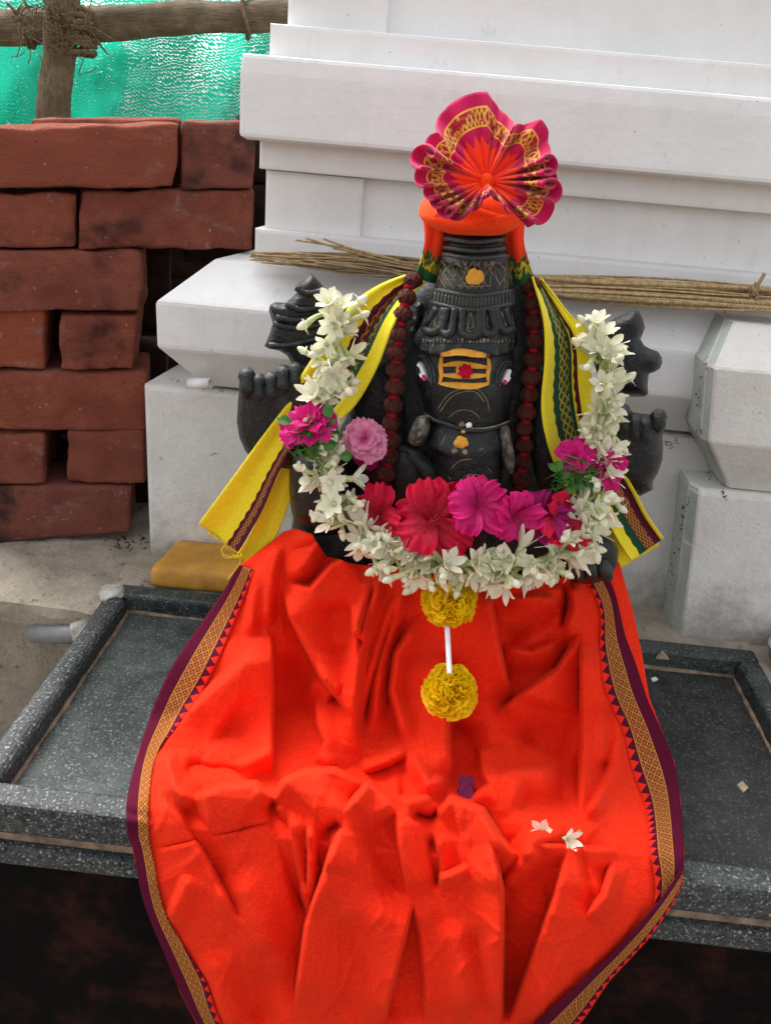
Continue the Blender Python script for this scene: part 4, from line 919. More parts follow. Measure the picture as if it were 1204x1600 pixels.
# rows run from the gathered top edge to the hanging hem below the frame
topv = np.interp(np.linspace(440, 966, nu), [p[0] for p in TOP], [p[1] for p in TOP])
for j, t in enumerate(rows_v):
    vrow = topv*(1-t)+1690*t
    if t < .2: pass
    le = pchip(Ledge, vrow); re = pchip(Redge, vrow); U[j] = le*(1-ss_)+re*ss_; Vv[j] = vrow
Yc = cloth_y(U, Vv)
# light blur keeps the folds soft like cotton
for _ in range(1):
    Yp = np.pad(Yc, 1, 'edge'); Yc = (Yp[1:-1, 1:-1]*2+Yp[:-2, 1:-1]+Yp[2:, 1:-1]+Yp[1:-1, :-2]+Yp[1:-1, 2:])/6
pts = PY(U.ravel(), Vv.ravel(), Yc.ravel())
cl = thing('orange_cloth', 'bright orange cotton cloth draped from the statue waist over the front of the tray', 'cloth', (.04, .60, 0))
o = mesh('drape', pts, grid_faces(nv, nu), M['orange'], cl); md = o.modifiers.new('thickness', 'SOLIDIFY'); md.thickness = .0012; md.offset = -1
def cloth_pt(u, v, lift=.002):
    return PY(u, v, cloth_y(u, v)-lift)
def strip_on_cloth(name, outer, inner, n, m_, lift, mat, parent, wfull=None, flip=False, label=None):
    A = smooth_path([(a, b, 0) for a, b in outer], n)[:, :2]; B = smooth_path([(a, b, 0) for a, b in inner], n)[:, :2]
    V = []; UVs = []; mid = (A+B)/2; L = 0; prev = None
    uu = np.zeros((n, m_)); vv = np.zeros((n, m_)); fr = np.linspace(0, 1, m_)
    for i in range(n): uu[i] = A[i, 0]*(1-fr)+B[i, 0]*fr; vv[i] = A[i, 1]*(1-fr)+B[i, 1]*fr
    y = cloth_y(uu, vv)
    k = np.ones(5)/5
    P = PY(uu.ravel(), vv.ravel(), (y-lift).ravel()).reshape(n, m_, 3)
    for i in range(n):
        c = P[i, 0]
        if prev is not None: L += np.linalg.norm(c-prev)
        prev = c; wf = 1.0 if wfull is None else np.interp(i/(n-1), [q[0] for q in wfull], [q[1] for q in wfull])
        for j in range(m_): UVs.append((fr[j]*wf if not flip else fr[j], L))
    o = mesh(name, P.reshape(-1, 3), grid_faces(n, m_), M[mat], parent, uv=UVs); md = o.modifiers.new('thickness', 'SOLIDIFY'); md.thickness = .0008; md.offset = -1
    if label: o['label'] = label
    return o
Lo = [(373, 882), (347, 928), (284, 1018), (258, 1063), (234, 1122), (217, 1175), (199, 1250), (200, 1304), (208, 1325), (225, 1408), (258, 1491), (283, 1550), (309, 1600), (345, 1670)]
Li = [(398, 891), (378, 943), (338, 1037), (316, 1080), (277, 1135), (245, 1180), (233, 1250), (233, 1306), (240, 1345), (258, 1425), (300, 1500), (322, 1535), (342, 1590), (380, 1660)]
strip_on_cloth('border', Lo, Li, 160, 12, .004, 'saree_border', cl, [(0, 1), (.28, 1), (.40, .74), (.48, .62), (.56, .60), (.66, .66), (.78, .8), (.88, 1), (1, 1)], label='maroon and gold woven border along the left edge')
Ro = [(944, 890), (961, 929), (976, 992), (992, 1035), (1012, 1095), (1030, 1135), (1052, 1191), (1062, 1250), (1068, 1333), (1064, 1384)]
Ri = [(914, 903), (936, 952), (937, 1019), (948, 1085), (971, 1138), (988, 1204), (1008, 1264), (1016, 1336), (1024, 1384), (1022, 1412)]
strip_on_cloth('border', Ro, Ri, 130, 12, .004, 'saree_border', cl, label='maroon and gold woven border along the right edge')
R2o = [(1067, 1352), (1030, 1405), (959, 1485), (901, 1539), (834, 1598), (770, 1655)]
R2i = [(1062, 1388), (1050, 1412), (1010, 1468), (952, 1531), (906, 1598), (850, 1660)]
strip_on_cloth('border', R2o, R2i, 90, 12, .007, 'saree_border', cl, label='folded back part of the border at the lower right corner')

# ================================================================== YELLOW SHAWL
sh = thing('yellow_shawl', 'yellow silk shawl with green and maroon border bands over both shoulders', 'shawl', (.03, .80, .40))
def ribbon(name, outer, inner, n, m_, mat, parent, wave=.004, nw=2.5, seed=0, label=None, roll=0.0):
    A = smooth_path(outer, n); B = smooth_path(inner, n); V = []; UVs = []; L = 0; prev = None
    for i in range(n):
        for j in range(m_):
            t = j/(m_-1); p = A[i]*(1-t)+B[i]*t
            y = p[2]-wave*math.sin(t*math.pi*nw+seed+i/n*1.5)-wave*.5*math.sin(t*math.pi*nw*2.3+seed*2)-roll*math.exp(-((t-1)/.12)**2)-roll*.6*math.exp(-((t)/.1)**2)
            V.append(PY(p[0], p[1], y))
        c = np.array(V[-m_//2]);
        if prev is not None: L += np.linalg.norm(c-prev)
        prev = c; UVs += [(j/(m_-1), L) for j in range(m_)]
    o = mesh(name, V, grid_faces(n, m_), M[mat], parent, uv=UVs); md = o.modifiers.new('thickness', 'SOLIDIFY'); md.thickness = .0014; md.offset = 0
    if label: o['label'] = label
    return o
ribbon('shoulder_panel', [(644, 426, .80), (594, 445, .79), (552, 474, .785), (508, 530, .785), (470, 588, .785), (444, 628, .785)], [(664, 442, .785), (640, 462, .775), (616, 505, .765), (590, 572, .762), (556, 632, .762), (520, 668, .765)], 60, 36, 'shawl_upper_left', sh, .004, 2.5, 0, roll=.008)
ribbon('hanging_end', [(484, 586, .787), (450, 630, .782), (410, 682, .778), (368, 740, .775), (334, 786, .772), (310, 818, .770)], [(520, 640, .770), (490, 660, .770), (462, 690, .768), (434, 740, .764), (408, 800, .760), (372, 862, .758)], 60, 30, 'shawl_lower_left', sh, .004, 1.3, .5, roll=.004)
ribbon('under_layer', [(470, 680, .792), (440, 730, .790), (412, 790, .785), (385, 845, .780), (366, 872, .778)], [(500, 690, .785), (470, 740, .782), (450, 790, .778), (430, 840, .774), (400, 886, .772)], 40, 14, 'shawl_plain', sh, .003, 1.2, 1)
ribbon('shoulder_panel', [(830, 432, .785), (848, 500, .768), (850, 560, .762), (845, 640, .762), (858, 705, .765), (890, 780, .768)], [(846, 436, .80), (886, 486, .79), (914, 520, .785), (925, 600, .785), (940, 680, .785), (968, 728, .785)], 60, 36, 'shawl_upper_right', sh, .005, 2.4, .4, roll=.006)
ribbon('hanging_end', [(872, 712, .775), (905, 755, .770), (936, 795, .766), (962, 840, .764), (985, 876, .762)], [(945, 690, .785), (966, 724, .780), (990, 765, .777), (1010, 804, .775), (1036, 841, .773)], 50, 28, 'shawl_lower_right', sh, .003, 1.5, .9, roll=.003)
ribbon('under_layer', [(880, 760, .788), (915, 810, .785), (940, 850, .782), (968, 888, .780)], [(950, 740, .792), (985, 790, .788), (1010, 822, .784), (1029, 852, .780)], 40, 14, 'shawl_plain', sh, .002, 1.2, 1.6)
mb = MB()
for k in range(34):
    t = random.random(); a = np.array([312+t*66, 822+t*46]); mb.add(*tube([PY(a[0], a[1]-3, .766), PY(a[0]+random.gauss(0, 3), a[1]+random.uniform(2, 7), .765)], .0005, 3))
for L in ([(352, 850), (346, 862), (360, 870), (380, 868)], [(362, 866), (376, 874), (368, 890), (356, 905)], [(346, 858), (350, 870), (362, 872)]):
    mb.add(*tube([PY(a, b, .756) for a, b in smooth_path([(q[0], q[1], 0) for q in L], 10)[:, :2]], .0006, 4))
o = mb.build('frayed_thread', M['shawl_plain'], sh); o['kind'] = 'stuff'

# ================================================================== TURBAN
tb = thing('turban', 'orange turban with a pleated magenta and gold fan on the statue head', 'turban', PY(745, 345, .79))
def tdisp(th, v):
    k = .035*np.sin(th*3+v*.05)+.030*np.sin(th*5-v*.09+1)+.02*np.sin(th*2-v*.13)
    return 1+k
v, f = loft([(262, 735, 785, .795, .018), (275, 712, 796, .795, .040), (292, 688, 810, .793, .056), (302, 670, 820, .79, .068), (318, 661, 828, .79, .073), (332, 659, 828, .79, .074), (344, 663, 822, .79, .070), (352, 672, 810, .792, .062), (358, 686, 796, .794, .052)], 50, 80, 2.2, tdisp)
cap = mesh('wrapped_cap', v, f, M['turban'], tb)
mb = MB()
for L in ([(664, 322), (690, 344), (740, 350), (790, 342), (826, 326)], [(672, 306), (700, 316), (740, 332), (780, 344), (815, 346)], [(672, 346), (690, 334), (722, 308)]):
    P = smooth_path([(a, b, 0) for a, b in L], 24); CB = BVHTree.FromPolygons([tuple(p) for p in cap.data.vertices[0:0]] or [tuple(np.array(p)) for p in v], [tuple(q) for q in f])
    pp = []
    for a, b, _z in P:
        d = Vector(ray(a, b)).normalized(); h = CB.ray_cast(Vector(CAM), d)[0]
        if h is not None: pp.append(h+Vector((0, .0045, 0)))
    if len(pp) > 3: mb.add(*tube(pp, [.0048*math.sin(math.pi*(i+.5)/len(pp))+.001 for i in range(len(pp))], 10))
mb.build('wrap_fold', M['turban'], tb)
def tail(outer, inner, name='tail'):
    n, m_ = 30, 12; A = smooth_path(outer, n); B = smooth_path(inner, n); V = []; UVs = []
    for i in range(n):
        for j in range(m_):
            t = j/(m_-1); p = A[i]*(1-t)+B[i]*t; V.append(PY(p[0], p[1], p[2]-.004*math.sin(t*3.1)-.0012*math.sin(t*11+i*.08))); UVs.append((t, i/(n-1)))
    o = mesh(name, V, grid_faces(n, m_), M['tail'], tb, uv=UVs); md = o.modifiers.new('thickness', 'SOLIDIFY'); md.thickness = .002
tail([(661, 330, .785), (664, 368, .778), (658, 400, .775), (648, 432, .778)], [(706, 336, .782), (702, 376, .786), (696, 408, .789), (686, 446, .79)])
tail([(776, 336, .782), (784, 380, .786), (790, 410, .789), (798, 448, .79)], [(818, 332, .785), (818, 376, .778), (826, 408, .778), (836, 440, .782)])
# fan: ruffled disc
FC = (760, 283)
outl = [(760, 144), (767, 155), (780, 170), (795, 185), (817, 196), (845, 187), (855, 202), (857, 235), (867, 245), (867, 257), (863, 272), (870, 292), (871, 327), (860, 342), (842, 358), (822, 352), (802, 334), (786, 312), (768, 300), (752, 312), (738, 332), (722, 338), (696, 340), (684, 327), (668, 315), (662, 300), (647, 290), (645, 270), (645, 246), (656, 236), (668, 228), (675, 202), (700, 165), (725, 150), (742, 145)]
ang = np.array([math.atan2(b-FC[1], a-FC[0]) for a, b in outl]); rad = np.array([math.hypot(a-FC[0], b-FC[1]) for a, b in outl]); od = np.argsort(ang); ang, rad = ang[od], rad[od]
angx = np.r_[ang-2*math.pi, ang, ang+2*math.pi]; radx = np.r_[rad, rad, rad]
NT, NR = 1100, 28; V = []; UVs = []
for i in range(NT):
    th = -math.pi+2*math.pi*i/NT
    top = math.exp(-((th+1.75)/.70)**4); topr = math.exp(-((th+.80)/.34)**4); ruf = max(0, 1-max(top, topr)); N_ = 25; ph = th*N_+1.3*math.sin(th*4+1)+.8*math.sin(th*7)+.7*math.sin(th*2.0+2)
    amp_ = .80+.32*math.sin(th*5+2)+.22*math.sin(th*11)
    for j in range(NR):
        r = .02+.98*j/(NR-1); q_ = r**1.5
        th2 = th+ruf*amp_*.112*q_*math.sin(ph)
        Rr = np.interp(th, angx, radx)*(1-.06*ruf*r+.105*ruf*amp_*q_*math.cos(ph))
        u = FC[0]+math.cos(th2)*Rr*r; v_ = FC[1]+math.sin(th2)*Rr*r
        y = .708-.026*ruf*r-.006*r+.013*ruf*amp_*q_*math.cos(ph)-(1-ruf)*r*.006*math.sin(th*6+.5)-.0045*math.sin(th*22+1.5*math.sin(th*5))*(r*(1-r)*2.6)+(.020*r*r*(1-ruf))
        V.append(PY(u, v_, y)); UVs.append((r, i/NT))
F = [];
for i in range(NT):
    for j in range(NR-1):
        a = i*NR+j; b = ((i+1) % NT)*NR+j; F.append((a, b, b+1, a+1))
F.append(tuple(i*NR for i in range(NT)))
o = mesh('pleated_fan', V, F, M['fan'], tb, uv=UVs); md = o.modifiers.new('thickness', 'SOLIDIFY'); md.thickness = .0016; md.offset = 0
o['label'] = 'magenta pleated fan with gold zigzag band'
lump(PY(760, 283, .703), (.006, .006, .006), 8, M['turban'], 'fan_knot', tb, 2)

# ================================================================== BEADS
nk = thing('bead_necklace', 'string of reddish brown rudraksha seed beads hanging round the neck', 'necklace', PY(735, 440, .79))
def bead_mesh(seed):
    bm = bmesh.new(); bmesh.ops.create_icosphere(bm, subdivisions=4, radius=1); V = []
    for q in bm.verts:
        p = q.co.copy(); a = math.atan2(p.y, p.x); g = abs(math.sin(a*2.5+seed)); k = 1-.16*(1-g)**3+.13*(1-2*abs(noise.noise(p*3.2+Vector((seed, 0, 0)))))+.07*(1-2*abs(noise.noise(p*7+Vector((0, seed, 0)))))-.08
        V.append(p*k*Vector((1, 1, .86)).length/1.65 if False else (p.x*k, p.y*k, p.z*k*.88))
    F = [tuple(x.index for x in fc.verts) for fc in bm.faces]; bm.free()
    me = bpy.data.meshes.new('bead'); me.from_pydata(V, [], F); me.polygons.foreach_set('use_smooth', [True]*len(F)); me.materials.append(M['bead']); return me
bms = [bead_mesh(i*3.1) for i in range(3)]
kn = bpy.data.meshes.new('thread_knot'); v, f = tube([(0, 0, -.4), (0, 0, -.2), (0, 0, 0), (0, 0, .2), (0, 0, .4)], [.5, .72, .78, .72, .5], 10); kn.from_pydata([tuple(p) for p in v], [], f); kn.materials.append(M['red_thread']); kn.polygons.foreach_set('use_smooth', [True]*len(f))
for path in ([(642, 436, .775), (634, 470, .765), (624, 520, .758), (618, 580, .754), (613, 640, .752), (608, 700, .752), (602, 760, .752), (598, 800, .752)], [(828, 446, .785), (834, 490, .775), (834, 540, .768), (828, 600, .765), (822, 650, .765), (818, 700, .765), (812, 750, .765), (806, 790, .765)]):
    P3 = smooth_path([tuple(PY(*q)) for q in path], 400); d = np.r_[0, np.cumsum(np.linalg.norm(np.diff(P3, axis=0), axis=1))]; s = 0; sp = .0162
    while s < d[-1]:
        i = np.searchsorted(d, s); i = min(max(i, 2), 397); t = P3[i+2]-P3[i-2]; r = .0087*random.uniform(.92, 1.08)
        instance(random.choice(bms), 'bead', Matrix.Translation(P3[i]+rng.normal(0, .0006, 3)) @ align(t, random.uniform(0, 6), r), nk)
        k = min(np.searchsorted(d, s+sp/2), 397); instance(kn, 'thread_knot', Matrix.Translation(P3[k]) @ align(t, 0, .0062), nk)
        s += sp

# ================================================================== FLOWERS
def petal(L, W, cup, lift, ruf, seed, nu_=6, nv_=8, tip=.75):
    V = []; UVs = []; r_ = random.Random(seed); ph1, ph2 = r_.uniform(0, 6), r_.uniform(0, 6)
    for j in range(nv_+1):
        t = j/nv_; w = W*(math.sin(math.pi*min(1, t*tip+.04))**.75)
        for i in range(nu_+1):
            s = i/nu_*2-1; x = L*t*(1-.10*abs(s)**2*t+ruf*.16*t*t*math.sin(s*12+ph2)); y = s*w
            z = lift*L*t-cup*L*t*t+.25*w*s*s*(1-t)+ruf*L*t*t*(math.sin(s*5+ph1)*.6+math.sin(s*11+ph2)*.5)
            V.append((x, y, z)); UVs.append((i/nu_, t))
    return V, grid_faces(nv_+1, nu_+1), UVs
def to_mesh(name, mb, mats, idx=None):
    me = bpy.data.meshes.new(name); me.from_pydata([tuple(p) for p in mb.v], [], mb.f)
    lay = me.uv_layers.new(name='UVMap'); li = np.zeros(len(me.loops), int); me.loops.foreach_get('vertex_index', li); lay.data.foreach_set('uv', np.asarray(mb.uv, float)[li].astype(np.float32).ravel())
    for q in mats: me.materials.append(q)
    me.polygons.foreach_set('use_smooth', [True]*len(me.polygons))
    if idx: me.polygons.foreach_set('material_index', idx)
    return me
def jasmine(seed, openness):
    r_ = random.Random(seed); mb = MB(); idx = []
    # tube along +z from the origin, petals open at its end
    Lt = r_.uniform(.013, .021); bend = r_.uniform(-.005, .005); pts = [(bend*math.sin(t*2.2), 0, Lt*t) for t in np.linspace(0, 1, 6)]
    v, f = tube(pts, [.0017, .0019, .0020, .0022, .0026, .0030], 7); mb.add(v, f); idx += [1]*len(f)
    np_ = r_.choice([5, 6, 6])
    for k in range(np_):
        v, f, uv = petal(r_.uniform(.0098, .0124), r_.uniform(.0036, .0044), r_.uniform(.2, .7)*openness, (1.95-openness*1.1)+r_.uniform(-.15, .15), .02, seed*17+k, 3, 5, .9)
        a = 2*math.pi*k/np_+r_.uniform(-.15, .15); Rm = Matrix.Translation((pts[-1][0], 0, Lt-.001)) @ Matrix.Rotation(a, 4, 'Z') @ Matrix.Translation((.0016, 0, 0))
        mb.add([Rm @ Vector(p) for p in v], f, uv); idx += [0]*len(f)
    v, f = tube([(pts[-1][0], 0, Lt-.003), (pts[-1][0], 0, Lt+.002)], [.0030, .0016], 6); mb.add(v, f); idx += [1]*len(f)
    return to_mesh('jasmine_flower', mb, [M['petal'], M['tube']], idx)
JM = [jasmine(i, o_) for i, o_ in enumerate((.75, .5, .65, .85, .4, .6, .15, .3))]
def bud(seed):
    r_ = random.Random(seed); mb = MB(); idx = []; Lt = r_.uniform(.020, .026); bend = r_.uniform(-.006, .006)
    pts = [(bend*math.sin(t*2.4), 0, Lt*t) for t in np.linspace(0, 1, 7)]; v, f = tube(pts, [.0016, .0018, .0019, .0020, .0022, .0026, .0030], 7); mb.add(v, f); idx += [1]*len(f)
    e = pts[-1]; v, f = tube([e, (e[0]*1.1, 0, Lt+.003), (e[0]*1.2, .0005, Lt+.006), (e[0]*1.3, .0008, Lt+.009)], [.0030, .0037, .0030, .0010], 8); mb.add(v, f); idx += [0]*len(f)
    for k in range(2):
        v, f, uv = petal(.010, .0036, .5, .7, .02, seed*7+k, 3, 5, .9); Rm = Matrix.Translation((e[0], 0, Lt)) @ Matrix.Rotation(k*2.6+seed, 4, 'Z'); mb.add([Rm @ Vector(p) for p in v], f, uv); idx += [0]*len(f)
    return to_mesh('jasmine_bud', mb, [M['petal'], M['tube']], idx)
JB = [bud(i) for i in range(4)]
gl = thing('jasmine_garland', 'white jasmine flower garland looped across the chest of the statue', 'garland', PY(740, 880, .70))
path = [(530, 482, .770), (524, 530, .757), (514, 590, .748), (496, 650, .740), (502, 720, .732), (526, 782, .720), (566, 832, .708), (622, 866, .697), (690, 886, .690), (760, 890, .690), (832, 882, .696), (888, 852, .710), (922, 800, .724), (934, 742, .738), (936, 680, .748), (938, 620, .753), (938, 566, .760), (930, 528, .768)]
PX = smooth_path(path, 500); P3 = PY(PX[:, 0], PX[:, 1], PX[:, 2]); dd = np.r_[0, np.cumsum(np.linalg.norm(np.diff(P3, axis=0), axis=1))]
v, f = tube(P3[::5], .0022, 6); mesh('garland_string', v, f, M['stem_green'], gl)
vdir = -FW
count = 0; s = 0.002
def skip(px):   # places taken by the rose and leaf clusters
    return math.hypot(px[0]-490, px[1]-668) < 24 or math.hypot(px[0]-915, px[1]-728) < 20
while s < dd[-1]:
    i = min(max(np.searchsorted(dd, s), 3), 496); t = Vector(P3[i+3]-P3[i-3]).normalized()
    base = Vector(P3[i]); vd = Vector(vdir); vd = (vd-t*vd.dot(t)).normalized(); sd_ = t.cross(vd)
    upper = PX[i, 1] < 640
    for k in range(3 if random.random() < .25 else 2):
        if skip(PX[i]) : continue
        a = random.choice((-1, 1))*random.uniform(.25, 1.75) if k else random.uniform(-.7, .7)
        rd = vd*math.cos(a)+sd_*math.sin(a); lean = random.choice((-1, 1, 1))*random.uniform(.3, 1.8)*(1 if i < 250 else -1)
        d = (rd+t*(-lean)*.8).normalized(); sc_ = random.uniform(.88, 1.12)
        p = base+rd*random.uniform(-.006, .001)+t*random.uniform(-.005, .005)
        instance(random.choice(JM[:6] if random.random() < .85 else JM), 'jasmine_flower', Matrix.Translation(p) @ align(d, random.uniform(0, 6), sc_), gl); count += 1
    if not skip(PX[i]) and random.random() < .85:
        a = random.choice((-1, 1))*random.uniform(.2, 1.5); rd = vd*math.cos(a)+sd_*math.sin(a)
        instance(random.choice(JB), 'jasmine_bud', Matrix.Translation(base+rd*.002) @ align((rd+t*random.choice((-1, 1))*random.uniform(.2, 1.3)).normalized(), random.uniform(0, 6), random.uniform(.85, 1.1)), gl)
    s += .0082
# ball of flowers at both open ends
# roses and leaves tied in the garland
def rose(name, u, v_, y, r, mat, parent=None, n=22, face=None, label=None, cat=None, seed=0, tight=1.0):
    c = VP(u, v_, y); t = thing(name, label, cat, c) if parent is None else None
    if t is None:
        t = bpy.data.objects.new(name, None); COL.objects.link(t); put(t, parent, c); t.empty_display_size = .01
    fd = Vector(face if face is not None else -FW+UP*.25).normalized(); r_ = random.Random(seed)
    for k in range(n):
        q_ = k/n; a = k*2.39996; lift = 1.35-1.15*q_; L = r*(.42+.62*q_); vv, ff, uv = petal(L*r_.uniform(.88, 1.12), L*.54, .35, lift+r_.uniform(-.18, .18), .22, seed*31+k, 8, 7, .66)
        Mx = Matrix.Translation(c-fd*r*.25*q_) @ align(fd, a+r_.uniform(-.35, .35))
        mesh('petal', [Mx @ Vector(p) for p in vv], ff, M[mat], t, uv=uv)
    return t
def leaves(parent, u, v_, y, n, spread, seed):
    r_ = random.Random(seed); mb = MB()
    for k in range(n):
        c = VP(u+r_.gauss(0, spread*.5), v_+r_.gauss(0, spread*.4), y+r_.uniform(-.006, .004)); d = Vector((r_.gauss(0, 1), r_.uniform(-1.0, .1), r_.gauss(-.2, .8))).normalized(); L = r_.uniform(.008, .016)
        vv, ff, uv = petal(L, L*r_.uniform(.10, .2), .2, .15, .03, k, 2, 4, .95); Mx = Matrix.Translation(c) @ align(d.orthogonal(), r_.uniform(0, 6)); mb.add([Mx @ Vector(p) for p in vv], ff, uv)
        mb.add(*tube([c-d*L*.6, c, c+d*L], [.0006, .0008, .0003], 4))
    o = mb.build('leaf_sprig', M['leaf_green'], parent); o['kind'] = 'stuff'
    for k in range(5):
        c = VP(u+r_.gauss(0, spread*.9), v_+r_.gauss(4, spread*.6), y-.004); vv, ff, uv = petal(.013, .005, .3, .3, .05, k+seed, 4, 6, .92); Mx = Matrix.Translation(c) @ align(Vector((r_.gauss(0, .4), -1, r_.gauss(.3, .3))), r_.uniform(0, 6)); mesh('leaf', [Mx @ Vector(p) for p in vv], ff, M['leaf_green'], parent, uv=uv)
rose('rose', 482, 660, .722, .027, 'rose_petal', gl, 14, (-.25, -.6, .8), seed=1); rose('rose', 458, 678, .732, .020, 'rose_petal', gl, 10, (-.6, -.6, .3), seed=2)
leaves(gl, 492, 692, .718, 70, 34, 3)
rose('rose', 896, 716, .728, .020, 'rose_petal', gl, 12, (-.2, -.8, .4), seed=4); rose('rose', 950, 730, .732, .023, 'rose_petal', gl, 12, (.4, -.8, .2), seed=5)
leaves(gl, 898, 742, .724, 60, 28, 6)
mb = MB()
for k in range(46):
    i = random.randint(20, 480); p = P3[i]+vdir*.014+rng.normal(0, .008, 3); d = rng.normal(0, .010, 3); mb.add(*tube([p, p+d*.5+rng.normal(0, .002, 3), p+d], .00035, 3))
o = mb.build('tinsel_thread', M['tinsel'], gl); o['kind'] = 'stuff'

# hibiscus and other loose flowers laid on the chest
def hibiscus(u, v_, y, r, mat, label, face, seed, npet=5, stamen=True, group='loose hibiscus flowers on the chest', curl=.45, lift=.75):
    c = VP(u, v_, y); t = thing('hibiscus_flower', label, 'flower', c, group); fd = Vector(face).normalized(); r_ = random.Random(seed); a0 = r_.uniform(0, 6)
    for k in range(npet):
        vv, ff, uv = petal(r*r_.uniform(.88, 1.15), r*.53, curl+r_.uniform(-.1, .15), lift+r_.uniform(-.30, .35), .24, seed*13+k, 20, 14, .66)
        Mx = Matrix.Translation(c) @ align(fd, a0+2*math.pi*k/npet+r_.uniform(-.15, .15)) @ Matrix.Rotation(.22, 4, 'X'); mesh('petal', [Mx @ Vector(p) for p in vv], ff, M[mat], t, uv=uv)
    if stamen:
        mb = MB(); B = align(fd).to_3x3(); pts = [c+fd*r*.75*q_+B @ Vector((r*.18*q_*q_, 0, 0)) for q_ in np.linspace(0, 1, 8)]; mb.add(*tube(pts, .0011, 6))
        for k in range(18): p = pts[4+k % 4]; mb.add(*tube([p, p+Vector(rng.normal(0, .004, 3))], .0005, 4))
        mb.build('stamen', M[mat], t)
    return t
hibiscus(674, 812, .698, .036, 'red_petal', 'large red hibiscus with open veined petals at the centre of the chest', (-.15, -.85, .35), 1, curl=.55, lift=.75)
hibiscus(744, 792, .694, .026, 'magenta_petal', 'bright magenta flower beside the large red hibiscus, under the trunk', (.05, -.85, .45), 2, curl=.7, lift=1.0, stamen=False)
hibiscus(800, 806, .696, .024, 'magenta_petal', 'magenta flower with drooping petal, second to the right of the red hibiscus', (.3, -.9, .1), 3, curl=.75, lift=.9, stamen=False)
hibiscus(846, 808, .712, .026, 'dark_magenta_petal', 'dull dark magenta flower in shadow between the magenta and right red flowers', (.1, -.8, .5), 4, curl=.5, lift=.8, stamen=False)
hibiscus(872, 812, .716, .026, 'red_petal', 'red hibiscus petals tucked into the right side of the garland', (.4, -.8, .4), 5, 4, False, curl=.5, lift=.9)
hibiscus(592, 806, .716, .026, 'red_petal', 'red hibiscus tucked into the left side of the garland', (-.35, -.8, .45), 6, 4, False, curl=.5, lift=.8)
rose('pink_rose', 570, 686, .735, .0225, 'pink_petal', None, 19, -FW+np.array([-.1, 0, .15]), 'pale pink ruffled rose beside the left strand of the garland', 'flower', 9)
rose('magenta_rose', 572, 708, .752, .018, 'dark_magenta_petal', None, 12, (0, -1, 0), 'deep magenta blossom half hidden behind the pink rose', 'flower', 10)
# marigold tassel
tz = thing('marigold_tassel', 'two yellow marigolds on a white ribbon hanging below the garland', 'tassel', PY(702, 1080, .655))
def marigold(u, v_, y, r, seed, parent, flat=1.0):
    c = VP(u, v_, y); r_ = random.Random(seed); mb = MB(); fd = Vector(-FW+UP*.1).normalized(); B = align(fd).to_3x3()
    for k in range(210):
        z = 1-1.15*(k+.5)/210; rr = math.sqrt(max(0, 1-z*z)); a = k*2.39996; d = (B @ Vector((rr*math.cos(a), rr*math.sin(a)*flat, z))).normalized()
        L = r*r_.uniform(.34, .48); vv, ff, uv = petal(L, L*.62, .3, .25, .22, seed*101+k, 4, 3, .60); p = c+Vector((d.x, d.y, d.z*flat))*r*.60*(1+.28*noise.noise(d*1.7+Vector((seed, 0, 0))))
        tang = d.orthogonal(); Mx = Matrix.Translation(p) @ align(tang, 0); Q = d.to_track_quat('X', 'Z').to_matrix().to_4x4(); Mx = Matrix.Translation(p) @ Q @ Matrix.Rotation(r_.uniform(0, 6.28), 4, 'X') @ Matrix.Rotation(r_.uniform(-.5, .5), 4, 'Y')
        mb.add([Mx @ Vector(q_) for q_ in vv], ff, uv)
    v, f = [], []
    o = mb.build('marigold_flower', M['marigold_petal'], parent); lump(c, (r*.72, r*.72, r*.72*flat), seed, M['marigold_petal'], 'flower_core', o, 3); return o
_gu, _gv = np.meshgrid(np.linspace(662, 744, 12), np.linspace(1045, 1118, 12)); cy1 = float(cloth_y(_gu, _gv).min())+.008; cy0 = float(cloth_y(np.array([700.]), np.array([938.]))[0])
marigold(700, 938, min(.690, cy0-.02), .0262, 3, tz, .75); marigold(703, 1080, cy1-.022, .0242, 5, tz)
V = []; n = 20
for i in range(n):
    t = i/(n-1); u = 697+5*t; v_ = 958+95*t; y = min(.690, cy0-.02)*(1-t)+(cy1-.040)*t
    for j in (-1, 0, 1): V.append(PY(u+j*3.6, v_, y-(.0008 if j == 0 else 0)-.006))
o = mesh('ribbon', V, grid_faces(n, 3), M['white_ribbon'], tz); md = o.modifiers.new('thickness', 'SOLIDIFY'); md.thickness = .0008
# fallen jasmine on the cloth
fj = thing('fallen_blossom', 'small cluster of white jasmine fallen in the lap of the orange cloth', 'flower', cloth_pt(np.array(866.), np.array(1300.)))
for (u, v_, d_, sc_) in ((852, 1286, (-.35, -.75, .55), .82), (878, 1304, (.35, -.7, .6), .70)):
    y = float(cloth_y(np.array([u*1.0]), np.array([v_*1.0]))[0]); d_ = Vector(d_).normalized(); a = VP(u, v_, y)-d_*.001+Vector((0, -.006, .001))
    instance(JM[0 if sc_ > .8 else 4], 'blossom', Matrix.Translation(a) @ align(d_, 1.0+u, sc_), fj)
v, f = tube([PY(a, b, float(cloth_y(np.array([a*1.0]), np.array([b*1.0]))[0])-.005) for a, b in smooth_path([(884, 1320, 0), (895, 1308, 0), (906, 1298, 0)], 8)[:, :2]], .0013, 6); mesh('green_stem', v, f, M['stem_green'], fj)
c = cloth_pt(np.array(728.), np.array(1238.), .004); t = thing('fallen_petal', 'dark magenta petal lying deep in the fold of the cloth, at its centre', 'petal', c)
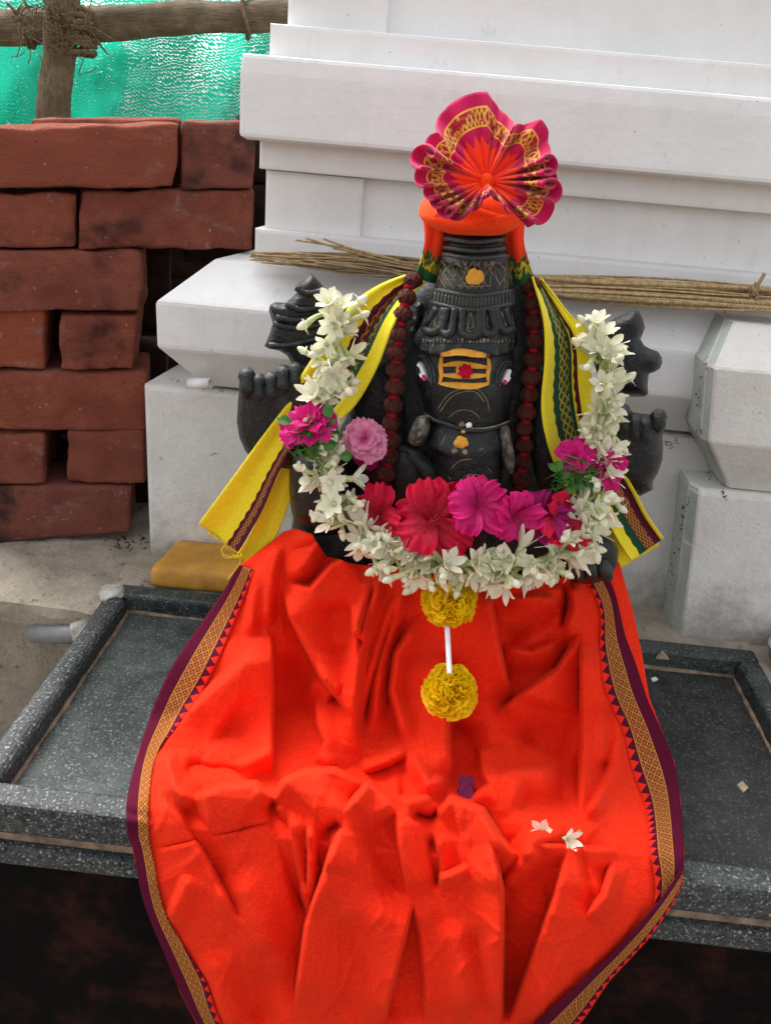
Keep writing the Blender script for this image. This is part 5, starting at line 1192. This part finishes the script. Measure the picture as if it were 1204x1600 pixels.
for k in range(3):
    vv, ff, uv = petal(.015, .008, .3, .3, .06, 70+k, 5, 6, .7); Mx = Matrix.Translation(Vector(c)+Vector(((k-1)*.008, 0, 0))) @ align((.2*(k-1), -.6, .8), k*1.2+.4); mesh('petal', [Mx @ Vector(p) for p in vv], ff, M['shaded_petal'], t, uv=uv)

# ---- small litter in the tray, steel dish at the right edge
def chip(pts, name, label, cat, z, mat):
    P = [PZ(a, b, z) for a, b in pts]; n = len(P); V = P+[p+np.array([0, 0, .0016]) for p in P]; props(mesh(name, V, [tuple(range(n))[::-1], tuple(range(n, 2*n))]+[(i, (i+1) % n, n+(i+1) % n, n+i) for i in range(n)], M[mat], smooth=False), label, cat)
chip([(1150, 1228), (1158, 1222), (1168, 1232), (1160, 1240)], 'leaf_flake', 'tan leaf flake on the dark right floor of the tray', 'litter', -.0233, 'dry_leaf')
chip([(1016, 1061), (1023, 1059), (1027, 1063), (1019, 1066)], 'rice_grain', 'pale grain on the tray floor below the right back rim', 'litter', -.0233, 'white_plastic')
P = [PY(a, b, ybk-rw-.001) for a, b in ((1024, 1026), (1034, 1016), (1044, 1028))]; V = P+[p+np.array([0, -.003, -.001]) for p in P]
props(mesh('paper_chip', V, [(0, 1, 2), (3, 5, 4), (0, 3, 4, 1), (1, 4, 5, 2), (2, 5, 3, 0)], M['dry_leaf'], smooth=False), 'tan triangular chip leaning on the inner face of the back rim', 'litter')
dc = PZ(1238, 1040, .0); t = thing('steel_dish', 'small steel dish with red powder at the right edge of the photo', 'dish', dc)
def lathe(prof_, c, n=40):
    V = []
    for r, z in prof_: V += [(c[0]+r*math.cos(2*math.pi*j/n), c[1]+r*math.sin(2*math.pi*j/n), c[2]+z) for j in range(n)]
    return V, grid_faces(len(prof_), n, True)
v, f = lathe([(.001, 0), (.024, 0), (.030, .006), (.033, .022), (.0345, .0225), (.0335, .0235), (.031, .022), (.028, .008), (.023, .003), (.001, .003)], dc); mesh('bowl', v, f, M['steel'], t)
v, f = lathe([(.0275, .008), (.026, .011), (.015, .014), (.001, .015)], dc); mesh('powder', v, f, M['kumkum'], t)
print('jasmine flowers', count)
